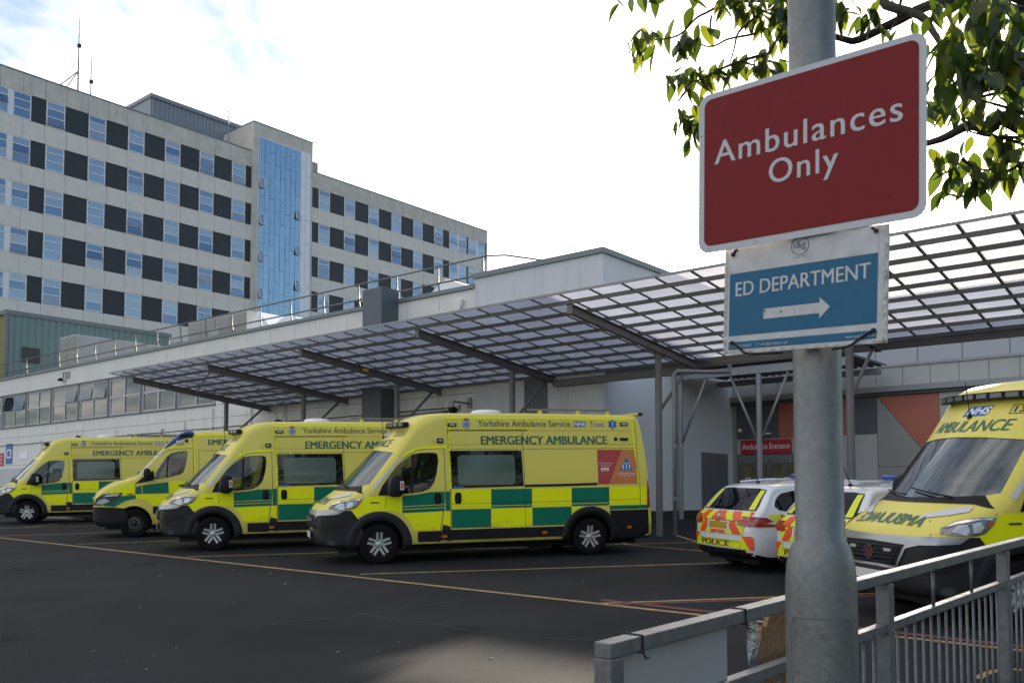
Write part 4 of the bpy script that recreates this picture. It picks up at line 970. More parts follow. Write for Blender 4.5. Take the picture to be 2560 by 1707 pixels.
# ---------------------------------------------------------------- high roof panel van ambulance
def build_van():
    root = thing('ambulance', 'x', 'ambulance')
    def warp(x, y, z):
        return y * y * pchip([(-1.15, .20), (-.9, .28), (-.64, .44), (0, .40), (.3, .33), (.8, .14), (1.2, 0)], x)
    def taper(x, z):
        t = pchip([(.2, .975), (.45, 1), (1.35, 1), (2.1, .955), (2.8, .915)], z)
        if x < 1.2 and z > 1.35: t *= 1 - .055 * min(1.6, 1.2 - x) * (z - 1.35)
        return t
    T = dict(ztop=[(-1.15, .66), (-1.149, .74), (-1.145, .86), (-1.12, .97), (-1.07, 1.045), (-.98, 1.115), (-.83, 1.22), (-.66, 1.345), (-.62, 1.375), (-.30, 1.715), (.0, 2.03), (.12, 2.155), (.3, 2.36), (.45, 2.53), (.58, 2.645), (.72, 2.72), (.95, 2.775), (1.3, 2.80), (3.2, 2.81), (5.0, 2.79), (5.18, 2.775), (5.27, 2.74), (5.32, 2.62), (5.40, 2.2), (5.47, 1.6), (5.52, 1.0), (5.55, .62), (5.555, .5)],
             zbot=[(-1.15, .62), (-1.149, .54), (-1.13, .42), (-1.07, .35), (-.9, .31), (-.4, .30), (.5, .30), (5.3, .30), (5.50, .31), (5.555, .38)],
             half=[(-1.15, .70), (-1.11, .82), (-1.0, .90), (-.8, .955), (-.5, 1.0), (-.1, 1.02), (1, 1.025), (5.2, 1.025), (5.42, 1.01), (5.555, .97)],
             rad=[(-1.15, .08), (-.95, .15), (-.66, .13), (-.3, .10), (.1, .10), (.4, .16), (.7, .20), (1.3, .13), (5.1, .12), (5.3, .10), (5.555, .06)],
             warp=warp, taper=taper, crown=.025,
             xs=[-1.15, -1.149, -1.145, -1.13, -1.11, -1.08, -1.04, -.99, -.92, -.84, -.75, -.68, -.64, -.61, -.52, -.42, -.32, -.22, -.12, -.02, .06, .12, .18, .25, .32, .4, .48, .56, .66, .78, .92, 1.1, 1.3, 1.7, 2.2, 2.8, 3.4, 4.0, 4.6, 5.0, 5.14, 5.22, 5.27, 5.31, 5.35, 5.40, 5.45, 5.49, 5.52, 5.54, 5.552, 5.555])
    mb = loft_body(T); Sf = Surf(mb)
    RW, WB = .37, 4.19
    win = [(.03, 1.31), (.10, 1.50), (.22, 1.67), (.39, 1.84), (.56, 1.98), (.66, 2.03), (.81, 2.05), (1.05, 2.05), (1.11, 2.02), (1.12, 1.88), (1.09, 1.68), (1.04, 1.5), (.95, 1.38), (.81, 1.32), (.48, 1.29)]
    ws = [(-.90, 1.47), (-.7, 1.415), (-.4, 1.40), (0, 1.395), (.4, 1.40), (.7, 1.415), (.90, 1.47), (.875, 1.7), (.83, 2.06), (.35, 2.10), (0, 2.11), (-.35, 2.10), (-.83, 2.06), (-.875, 1.7)]
    cav = [(-.52, 1.32), (-.30, 1.58), (.15, 2.04), (1.16, 2.06), (1.16, .62), (.30, .62), (.15, 1.0), (-.35, 1.05)]
    wf = lambda x, y: warp(x, y, 0)
    cut = [(sweep_y(dens(cav, .2), steps(-.88, .88, 12), wf), 1),
           (MB().prism(win, lambda u, v, d: (u, d, v), -1.6, 1.6), 2),
           (slab(ws, lambda u, v, d: (d - .61 + (v - 1.395) * .95 + warp(-.61 + (v - 1.395) * .95, u, v), u, v), -.30, .12), 2)]
    for x in (0, WB):
        for s in (-1, 1): cut.append((MB().lathe([(.001, .56 * s), (.445, .56 * s), (.445, 1.3 * s), (.001, 1.3 * s)], 36, 'y', (x, 0, RW)), 2))
    body = cut_body('body', mb, cut, ['van_yellow', 'interior', 'trim_black']); body.parent = root
    def P(name, poly, m, off=.004, st=.12, far=False, both=False):
        for f in ((False, True) if both else (far,)): o = obj(name, patch(poly, lambda u, v: Sf.side(u, v, off, f), st), M_[m], root, smooth=True)
        return o
    def line(path, w=.008, m='trim_black', name='panel_seam', off=.006): return P(name, ribbon(path, w), m, off, .15)
    # glazing
    o = obj('side_window', patch(win, lambda u, v: Sf.side(u, v, -.006), .1), M_['cab_glass'], root, smooth=True)
    obj('side_window', patch(win, lambda u, v: Sf.side(u, v, -.006, True), .1), M_['cab_glass'], root, smooth=True)
    obj('window_divider', patch(ribbon([(.60, 1.30), (.64, 2.02)], .045), lambda u, v: Sf.side(u, v, .003), .1), M_['trim_black'], root)
    obj('windscreen', patch(ws, lambda u, v: Sf.front(u, v, -.006), .1), M_['screen_glass'], root, smooth=True)
    obj('scuttle', patch([(-.98, 1.30), (-.8, 1.345), (-.4, 1.35), (0, 1.35), (.4, 1.35), (.8, 1.345), (.98, 1.30), (.83, 1.44), (.4, 1.41), (0, 1.40), (-.4, 1.41), (-.83, 1.44)][0:12], lambda u, v: Sf.front(u * .96, v, .008), .06), M_['trim_black'], root)
    for y0, y1, z1 in ((-.55, .05, 1.50), (.05, .68, 1.47)):
        pts = [Sf.front(lerp(y0, y1, t), lerp(1.40, z1, t * .9 if y0 < 0 else .2 + .5 * t), .03) for t in steps(0, 1, 6)]
        obj('wiper', MB().tube(pts, .011, 6), M_['black_plastic'], root)
    # cab interior
    obj('dashboard', sweep_y([(-.46, 1.28), (-.15, 1.35), (-.02, 1.28), (.02, .95), (-.30, .95)], steps(-.86, .86, 10), wf), M_['interior'], root, fix=True, bevel=.02)
    for y in (-.58, -.12, .45): seat(root, .42, y, .72)
    sw = MB(); ring = [(.12 + .10 * math.sin(a) * .6, .45 + .19 * math.cos(a), 1.30 + .17 * math.sin(a)) for a in [2 * math.pi * i / 20 for i in range(21)]]; sw.tube(ring, .016, 6, False); sw.tube([(-.02, .45, 1.2), (.12, .45, 1.30)], .04, 8); sw.bar((.12, .27, 1.30), (.12, .63, 1.30), .03, .03)
    obj('steering_wheel', sw, M_['black_plastic'], root)
    obj('dash_papers', MB().obox((-.22, .15, 1.362), (.10, .02, .02), (-.02, .14, 0), (0, 0, .004)).obox((-.28, -.35, 1.36), (.07, .0, .01), (0, .12, 0), (0, 0, .02)), M_['reflective_white'], root)
    obj('mirror_pod', patch([(-.22, 1.93), (.22, 1.93), (.26, 2.09), (-.26, 2.09)], lambda u, v: Sf.front(u, v, -.02), .1), M_['trim_black'], root)
    obj('hi_vis_jacket', MB().obox((.78, -.50, 1.45), (.05, 0, .01), (0, .2, 0), (.03, 0, .28)), M_['hi_vis'], root, bevel=.05)
    # nose: bumper, silver band, grille, lamps
    def RD(name, poly, m, off=.006, st=5, stv=.08): return obj(name, patch(poly, lambda a, h: Sf.radial(a, h, off), st, stv), M_[m], root, smooth=True)
    tb = [(-57, .30), (-30, .30), (0, .33), (30, .30), (57, .30), (56.5, .62), (53, .83), (48, 1.00), (42, 1.0), (30, .97), (15, .965), (0, .965), (-15, .965), (-30, .97), (-42, 1.0), (-48, 1.00), (-53, .83), (-56.5, .62)]
    def ringpoly(p, st=4): return dens(p, st)
    def RDp(name, poly, m, off, stv=.07): 
        # radial outlines mix degrees and metres: scale degrees so both have similar steps
        k = 60.0; q = [(a / k, h) for a, h in poly]
        return obj(name, patch(q, lambda a, h: Sf.radial(a * k, h, off), .035, .035), M_[m], root, smooth=True)
    RDp('front_bumper', tb, 'bumper_grey', .012)
    RDp('bumper_band', [(-44, 1.005), (-40, .93), (-26, .905), (-20, .86), (-16, .66), (-13, .63), (13, .63), (16, .66), (20, .86), (26, .905), (40, .93), (44, 1.005), (30, .995), (0, .985), (-30, .995)], 'silver_paint', .026)
    RDp('grille', [(-19.5, .90), (-18, .84), (-15, .67), (0, .655), (15, .67), (18, .84), (19.5, .90), (0, .92)], 'trim_black', .034)
    for i in range(5):
        h = .69 + .045 * i; wdt = 14 + 4 * i / 5
        obj('grille_bar', MB().tube([Sf.radial(a, h, .042) for a in steps(-wdt, wdt, 10)], .010, 6), M_['bumper_grey'], root)
    obj('lower_grille', patch([(-.35, .36), (.35, .36), (.30, .46), (-.30, .46)], lambda u, v: Sf.front(u, v, .018), .1), M_['trim_black'], root)
    for e in (-1, 1):
        RDp('fog_intake', [(e * 24, .60), (e * 25, .74), (e * 40, .79), (e * 46, .77), (e * 40, .66), (e * 32, .58)], 'trim_black', .016)
        RDp('fog_lamp', disc(e * 36, .42, 2.6, 12, .045), 'lamp_dark', .016)
        hl = [(-.90, 1.035), (-.86, 1.09), (-.71, 1.165), (-.51, 1.205), (-.30, 1.21), (-.33, 1.14), (-.43, 1.045), (-.53, 1.015), (-.63, 1.015), (-.80, 1.02)]
        HS = lambda off: (lambda u, v: Sf.side(u, v, off, e > 0))
        h_ = obj('headlight', patch(hl, HS(.012), .05), M_['lamp_shell'], root, smooth=True)
        for poly, m in (([(-.80, 1.05), (-.72, 1.12), (-.63, 1.13), (-.62, 1.05), (-.70, 1.035)], 'lamp_clear'), ([(-.59, 1.045), (-.58, 1.14), (-.48, 1.16), (-.46, 1.10), (-.50, 1.045)], 'lamp_clear'), ([(-.86, 1.085), (-.71, 1.155), (-.51, 1.195), (-.34, 1.20), (-.35, 1.185), (-.51, 1.175), (-.70, 1.135)], 'chrome'), ([(-.85, 1.03), (-.63, 1.025), (-.53, 1.027), (-.46, 1.05), (-.47, 1.06), (-.54, 1.04), (-.63, 1.038)], 'chrome'), ([(-.42, 1.12), (-.38, 1.18), (-.35, 1.18), (-.36, 1.13), (-.40, 1.09)], 'lamp_orange')):
            obj('lamp_unit', patch(poly, HS(.020), .04), M_[m], h_, smooth=True)
    bd = Sf.front(0, .79, .042)
    bg_ = obj('badge', MB().lathe([(.001, 0), (.072, 0), (.072, .02)], 24, 'x', bd), M_['badge_red'], root); obj('badge_ring', MB().lathe([(.068, -.008), (.085, -.008), (.087, .02), (.066, .02)], 24, 'x', bd), M_['chrome'], bg_)
    text_on('lettering', 'FIAT', -.05, .05, -.025, .03, lambda u, v: (bd.x - .010, -u * -1, bd.z + v), M_['chrome'], bg_)
    for y in (-.30, .30): obj('grille_strobe', MB().obox(Sf.front(y, .83, .045), (.012, 0, 0), (0, .055, 0), (0, 0, .018)), M_['lamp_clear'], root)
    npz = Sf.front(0, .53, .03); obj('number_plate', MB().box(npz.x - .012, npz.x, -.26, .26, .475, .585), M_['plate_white'], root)
    # bonnet markings
    def TPt(name, poly, m, off=.005): return obj(name, patch(poly, lambda x, y: Sf.top(x, y, off), .035), M_[m], root, smooth=True)
    text_on('bonnet_lettering', 'AMBULANCE', -.56, .56, -1.015, -.855, lambda u, v: Sf.top(v + .20 * u * u, u, .010), M_['letter_green'], root, heavy=.0035, push=(-.1, 0, .15))
    for e in (-1, 1):
        TPt('reflective_strip', [(-.86, e * .46), (-.80, e * .43), (-.68, e * .56), (-.50, e * .72), (-.44, e * .80), (-.52, e * .825), (-.68, e * .70)], 'reflective_white', .010)
    P('pillar_strip', [(-.12, 1.43), (-.04, 1.51), (.22, 1.79), (.43, 1.975), (.46, 1.975), (.32, 1.84), (.11, 1.61), (-.05, 1.40)], 'reflective_white', .006, .06, both=True)
    # windscreen header
    text_on('header_lettering', 'AMBULANCE', .60, -.60, 2.17, 2.305, lambda u, v: Sf.front(u, v, .006), M_['letter_green'], root, heavy=.0035, push=(-.15, 0, .1), shear=.15)
    obj('nhs_panel', patch([(.22, 2.36), (-.14, 2.36), (-.18, 2.48), (.18, 2.48)], lambda u, v: Sf.front(u - .05, v, .006), .08), M_['nhs_blue'], root)
    text_on('nhs_lettering', 'NHS', .11, -.23, 2.375, 2.465, lambda u, v: Sf.front(u, v, .010), M_['white_letter'], root, bold=.03, shear=.2)
    for q in (rect(-.80, -.47, 2.365, 2.373), rect(-.80, -.47, 2.467, 2.475), rect(-.80, -.792, 2.373, 2.467), rect(-.478, -.47, 2.373, 2.467)): obj('fleet_number_box', patch(q, lambda u, v: Sf.front(u, v, .006), .08), M_['letter_dark'], root)
    text_on('fleet_number', '1331', -.51, -.76, 2.385, 2.455, lambda u, v: Sf.front(u, v, .008), M_['letter_dark'], root, bold=.02)
    # light bar
    lb = MB(); pts = [Sf.front(y, 2.545, .075) for y in steps(-.74, .74, 8)]
    for a, b in zip(pts, pts[1:]): lb.bar(a, b, .12, .085)
    l_ = obj('light_bar', lb, M_['black_plastic'], root)
    for a, b in zip(pts, pts[1:]):
        a2, b2 = a.lerp(b, .12), a.lerp(b, .88); obj('lens', MB().bar(a2 - V((.012, 0, 0)), b2 - V((.012, 0, 0)), .118, .055), M_['lens_grey'], l_)
    # side livery
    P('fender_panel', [(-.585, 1.0), (-.45, 1.03), (-.34, 1.13), (-.26, 1.225), (-.2, 1.25), (.11, 1.25), (.42, 1.24), (.42, .93), (.33, .96), (.13, .985), (-.1, .985), (-.27, .945), (-.38, .885), (-.48, .82)], 'fluo_yellow', .005, .08, both=True)
    P('door_green', [(.43, 1.25), (.7, 1.275), (.95, 1.315), (1.225, 1.318), (1.225, .955), (.43, .935)], 'van_green')
    P('pillar_green', rect(1.245, 1.335, .955, 1.32), 'van_green')
    P('door_yellow', [(.43, .925), (1.20, .945), (1.14, .60), (.63, .60), (.58, .76)], 'fluo_yellow', .004, .08)
    P('pillar_yellow', [(1.225, .945), (1.335, .945), (1.335, .66), (1.19, .72)], 'fluo_yellow')
    tx = [1.36, 2.14, 2.97, 3.79, 4.60, 5.27]
    for i in range(5):
        top = 'van_green' if i % 2 else 'fluo_yellow'; bot = 'fluo_yellow' if i % 2 else 'van_green'
        P('livery_block', rect(tx[i] + .006, tx[i + 1] - .006, .985, 1.345), top)
        if i < 3: P('livery_block', rect(tx[i] + .006, tx[i + 1] - .006, .625, .975), bot)
        elif i == 3: P('livery_block', [(3.795, .975), (3.795, .82), (3.86, .90), (3.98, .97), (4.0, .975)], bot)
        else: P('livery_block', rect(4.60, 5.27, .90, .975), bot)
    P('rear_quarter_yellow', rect(5.275, 5.43, .985, 1.345), 'fluo_yellow'); P('rear_quarter_green', rect(5.275, 5.44, .90, .975), 'van_green')
    for z in (1.075, 1.02): line([(.43, z - .02), (1.22, z), ], .012, 'van_yellow', 'body_crease'); line([(1.36, z + .005), (3.0, z + .01), (5.27, z + .015)], .012 if z < 1.05 else .006, 'trim_black' if z > 1.05 else 'van_yellow', 'body_crease')
    P('cab_stripe', [(.46, 1.985), (.56, 2.075), (.69, 2.135), (.9, 2.17), (1.29, 2.18), (1.29, 2.135), (.9, 2.125), (.72, 2.10), (.59, 2.04), (.48, 1.97)], 'fluo_yellow', .005, .06)
    P('edge_stripe', ribbon([(1.30, 2.665), (1.33, 2.45)], .042), 'fluo_yellow', .005); P('edge_stripe', ribbon([(1.335, 2.41), (1.345, 1.37)], .035), 'fluo_yellow', .006)
    P('edge_stripe', ribbon([(1.27, 2.705), (2.93, 2.71)], .035), 'fluo_yellow', .005, .2); P('edge_stripe', ribbon([(2.96, 2.71), (5.13, 2.70)], .035), 'fluo_yellow', .005, .2); P('edge_stripe', ribbon([(5.14, 2.65), (5.24, 1.42)], .035), 'fluo_yellow', .005)
    # saloon window
    P('saloon_window', [(1.37, 1.375), (2.80, 1.395), (2.77, 2.085), (1.345, 2.085)], 'black_glass', .006, .14)
    P('frosted_pane', rrect(1.49, 2.63, 1.43, 2.0, .08), 'frosted_glass', .010, .14)
    P('window_sticker', rect(1.39, 1.60, 1.385, 1.415), 'nhs_blue', .011)
    P('poster_red', [(4.36, 1.405), (4.60, 1.405), (4.90, 2.09), (4.36, 2.09)], 'poster_red', .005); P('poster_orange', [(4.605, 1.405), (5.24, 1.405), (5.20, 2.09), (4.905, 2.09)], 'poster_orange', .005)
    P('poster_triangle', [(4.84, 1.68), (5.12, 1.68), (4.985, 1.93)], 'nhs_blue', .007)
    fs = lambda off: (lambda u, v: Sf.side(u, v, off))
    text_on('poster_text', '999', 4.42, 4.60, 1.655, 1.735, fs(.009), M_['white_letter'], root, bold=.03)
    text_on('poster_text', 'For life threatening', 4.38, 4.68, 1.80, 1.835, fs(.009), M_['white_letter'], root); text_on('poster_text', "emergencies it's", 4.40, 4.65, 1.755, 1.79, fs(.009), M_['white_letter'], root)
    text_on('poster_text', 'CALL', 4.92, 5.05, 1.80, 1.835, fs(.009), M_['white_letter'], root, bold=.02); text_on('poster_text', '111', 4.90, 5.06, 1.70, 1.785, fs(.009), M_['white_letter'], root, bold=.03)
    text_on('poster_text', "The NHS number when it's", 4.77, 5.19, 1.60, 1.635, fs(.009), M_['white_letter'], root); text_on('poster_text', 'not a 999 emergency', 4.82, 5.15, 1.55, 1.585, fs(.009), M_['white_letter'], root)
    text_on('side_lettering', 'EMERGENCY AMBULANCE', 1.96, 4.59, 2.205, 2.365, fs(.006), M_['letter_green'], root, heavy=.007)
    text_on('side_lettering', 'Yorkshire Ambulance Service', 1.905, 3.80, 2.545, 2.665, fs(.006), M_['letter_dark'], root, bold=.004)
    P('nhs_panel', [(3.865, 2.545), (4.125, 2.545), (4.145, 2.655), (3.885, 2.655)], 'nhs_blue', .005); text_on('nhs_lettering', 'NHS', 3.885, 4.125, 2.56, 2.64, fs(.008), M_['white_letter'], root, bold=.03, shear=.2)
    text_on('side_lettering', 'Trust', 4.22, 4.52, 2.55, 2.65, fs(.006), M_['nhs_blue'], root, bold=.006)
    for k in range(3):
        a = k * math.pi / 3 + math.pi / 2; c, q = .095 * math.cos(a), .095 * math.sin(a); P('star_of_life', ribbon([(4.71 - c, 2.60 - q), (4.71 + c, 2.60 + q)], .055), 'nhs_blue', .005 + .001 * k)
    P('star_of_life', ribbon([(4.71, 2.54), (4.71, 2.66)], .012), 'white_letter', .009)
    crest(Sf, 1.68, 2.585, .078, root)
    # seams, rails, trims
    line([(.12, 1.25), (.12, 1.02)]); line([(.16, 1.50), (.30, 1.76), (.55, 2.01), (.72, 2.10), (.9, 2.122), (1.235, 2.128), (1.245, 1.32), (1.20, .93), (1.10, .36)])
    line([(1.30, 2.47), (2.90, 2.475)], .018); line([(1.30, 2.68), (1.33, 2.1), (1.35, 1.36), (1.35, .32)], .009); line([(2.80, 2.46), (2.83, 1.0), (2.84, .32)], .007)
    line([(1.36, 2.115), (5.20, 2.115)], .006); line([(1.30, 2.20), (5.2, 2.20)], .004); line([(5.20, 2.68), (5.27, 1.35), (5.28, .9)], .006); line([(2.9, 2.47), (5.2, 2.47)], .004)
    line([(-.30, 1.36), (-.29, 1.235)], .007)
    line([(2.82, 1.40), (3.6, 1.405), (4.34, 1.415)], .045, 'trim_black', 'slide_rail', .012)
    P('sill_trim', rrect(.71, 1.16, .39, .585, .03), 'trim_black', .012); P('sill_trim', rrect(1.19, 3.66, .405, .60, .03), 'trim_black', .012, .2)
    P('step_panel', [(1.20, .70), (1.335, .66), (1.335, .30), (1.08, .30)], 'road_dirt', .008)
    P('rear_trim', [(4.60, .885), (5.45, .885), (5.47, .34), (4.70, .34), (4.66, .60)], 'trim_black', .012, .15, both=True)
    for u, z in ((1.22, .48), (3.22, .49), (5.02, .54)): P('side_marker', rect(u - .05, u + .05, z - .025, z + .025), 'lamp_orange', .018)
    for x in (0, WB):
        for f in (False, True):
            mbr = MB(); A = [(-22 + 224 * i / 40) for i in range(41)]
            for a in A:
                for rr, of in ((.44, .004), (.455, .034), (.57, .034), (.605, .010)):
                    u, h = x + rr * math.cos(R(a)), RW + rr * math.sin(R(a)); h = max(h, .27)
                    mbr.v.append(Sf.side(u, h, of * (1 if x else .8), f))
            mbr.f = [(4 * i + k, 4 * (i + 1) + k, 4 * (i + 1) + k + 1, 4 * i + k + 1) for i in range(40) for k in range(3)]
            obj('wheel_arch_trim', mbr, M_['bumper_grey' if x == 0 else 'trim_black'], root, smooth=True)
    for u in (1.10, 1.49):
        hd = obj('door_handle', patch(rrect(u - .065, u + .065, 1.08, 1.30, .055), lambda a, b: Sf.side(a, b, .012), .1), M_['trim_black'], root)
        obj('grip', MB().obox(Sf.side(u, 1.19, .03), (.03, 0, 0), (0, .018, 0), (0, 0, .08)), M_['black_plastic'], hd, bevel=.012)
    P('badge_plate', rect(-.16, .0, 1.125, 1.15), 'letter_dark', .010)
    for u, z in ((1.40, 2.575), (4.96, 2.60)):
        k = obj('side_strobe', MB().obox(Sf.side(u, z, .012), (.085, 0, 0), (0, .014, .001), (0, 0, .032)), M_['black_plastic'], root, bevel=.01); obj('lens', MB().obox(Sf.side(u, z, .028), (.055, 0, 0), (0, .003, 0), (0, 0, .014)), M_['lamp_clear'], k)
    k = obj('side_strobe', MB().obox(Sf.side(1.16, 2.275, .02), (.062, 0, 0), (0, .02, 0), (0, 0, .045)), M_['black_plastic'], root, bevel=.02); obj('lens', MB().obox(Sf.side(1.16, 2.275, .042), (.03, 0, 0), (0, .003, 0), (0, 0, .016)), M_['lamp_clear'], k)
    P('warning_triangle', [(1.00, 2.24), (1.07, 2.24), (1.035, 2.30)], 'yellow_notice', .008)
    obj('side_lamp', MB().obox(Sf.side(4.95, 2.30, .015), (.085, 0, 0), (0, .015, 0), (0, 0, .025)), M_['black_plastic'], root); obj('side_camera', MB().lathe([(.001, -.03), (.035, -.02), (.04, .03)], 12, 'y', Sf.side(4.77, 2.305, .0)), M_['black_plastic'], root)
    # door mirrors
    for e in (-1, 1):
        m_ = obj('mirror_base', patch([(-.02, 1.27), (.06, 1.45), (.17, 1.55), (.30, 1.42), (.34, 1.27)], lambda u, v: Sf.side(u, v, .012, e > 0), .08), M_['trim_black'], root)
        y = e * 1.22
        obj('housing', MB().prism(smooth_poly([(.20, 1.30), (.24, 1.60), (.33, 1.65), (.43, 1.63), (.48, 1.56), (.485, 1.30), (.40, 1.24), (.26, 1.25)], 1), lambda u, v, d: (u - .10 + .25 * abs(d - 1.06 * e) * .4, d, v), e * 1.08, e * 1.32), M_['black_plastic'], m_, fix=True, smooth=True, bevel=.03)
        obj('arm', MB().tube([(.18, e * .98, 1.36), (.22, e * 1.12, 1.40)], .05, 8), M_['black_plastic'], m_, smooth=True)
        obj('indicator', MB().box(.33, .40, e * 1.325 if e > 0 else -1.335, e * 1.335 if e > 0 else -1.325, 1.37, 1.53), M_['reflective_white'], m_); obj('indicator_lens', MB().box(.345, .385, e * 1.336 if e > 0 else -1.34, e * 1.34 if e > 0 else -1.336, 1.40, 1.50), M_['lamp_orange'], m_)
    # rear lamps, doors, bumper
    for e in (-1, 1):
        pts = [(e * .90, .92), (e * 1.0, .92), (e * .99, 1.45), (e * .90, 1.48)]
        obj('tail_lamp', patch(pts, lambda u, v: Sf.back(u * .955, v, .012), .08), M_['lamp_red'], root)
        P('tail_lamp', [(5.43, .92), (5.50, .92), (5.48, 1.30), (5.44, 1.48)], 'lamp_red', .010, .08, far=e > 0)
    obj('rear_bumper', patch(rect(-.98, .98, .38, .62), lambda u, v: Sf.back(u, v, .03), .15), M_['trim_black'], root)
    obj('rear_window', patch(rect(-.7, .7, 1.4, 2.0), lambda u, v: Sf.back(u, v, .006), .15), M_['black_glass'], root)
    # roof gear
    zr = lambda x, y: Sf.top(x, y, 0).z
    a = zr(1.55, -.2); obj('roof_vent', MB().lathe([(.30, 0), (.31, .03), (.26, .075), (.12, .09), (.001, .09)], 20, 'z', (2.3, -.15, zr(2.3, -.15) - .01)), M_['rooflight'], root, smooth=True)
    obj('aerial_pod', MB().lathe([(.09, 0), (.085, .05), (.05, .08), (.001, .085)], 14, 'z', (1.42, -.25, a - .02)).tube([(1.40, -.25, a), (1.37, -.25, a + .22)], .006, 5).tube([(1.50, -.2, a), (1.56, -.2, a + .25)], .006, 5), M_['black_plastic'], root)
    rr_ = obj('roof_rack', MB().bar((3.0, -.72, zr(3, -.72) + .075), (4.75, -.72, zr(4.75, -.72) + .08), .06, .045).bar((3.0, .72, zr(3, .72) + .075), (4.75, .72, zr(4.75, .72) + .08), .06, .045), M_['awning_rail'], root)
    for x in (3.25, 4.05, 4.70): obj('rack_foot', MB().box(x - .035, x + .035, -.755, -.685, zr(x, -.72) - .01, zr(x, -.72) + .06), M_['van_yellow'], rr_)
    obj('rear_spoiler', MB().prism([(5.0, 2.80), (5.34, 2.845), (5.34, 2.79), (5.15, 2.74)], lambda u, v, d: (u, d, v), -.86, .86), M_['van_yellow'], root, fix=True, bevel=.02)
    obj('rear_beacon', MB().box(5.34, 5.44, -.84, -.72, 2.78, 2.84), M_['black_plastic'], root)
    obj('radio_whip', MB().tube([Sf.front(.02, 2.345, 0), Sf.front(.02, 2.345, 0) + V((-.03, .03, .42))], .006, 5).lathe([(.035, -.01), (.02, .04), (.001, .05)], 10, 'z', Sf.front(.02, 2.345, .0)), M_['black_plastic'], root)
    # underside and wheels
    obj('chassis', MB().box(-.7, 5.3, -.72, .72, .20, .30).box(3.2, 4.9, -.12, .12, .12, .22), M_['black_plastic'], root)
    for x in (0, WB):
        for e in (-1, 1): wheel(root, x, e * .905, RW, .225, 'alloy', e)
    return root
van1 = build_van()
VH = (.9522, .3055)
put(van1, -2.43 - VH[1] * 1.015, 16.73 + VH[0] * 1.015, VH)
def van_at(px, py, label, head=VH, src=van1):
    o = copy_tree(src); g = on_ground(px, py); h = V((head[0], head[1])).normalized()
    put(o, g.x - h.y * 1.015, g.y + h.x * 1.015, head); o['label'] = label; o['group'] = 'yellow ambulances'; return o
van1['group'] = 'yellow ambulances'
tag(van1, 'nearest high roof yellow ambulance, parked side on with its whole length in view', 'ambulance', 'yellow ambulances')
van2 = van_at(533, 1377, 'yellow ambulance overlapped by the nearest one, its front in view behind that nose')
van4 = van_at(67, 1309, 'farthest yellow ambulance at the left edge beside the C3 sign')
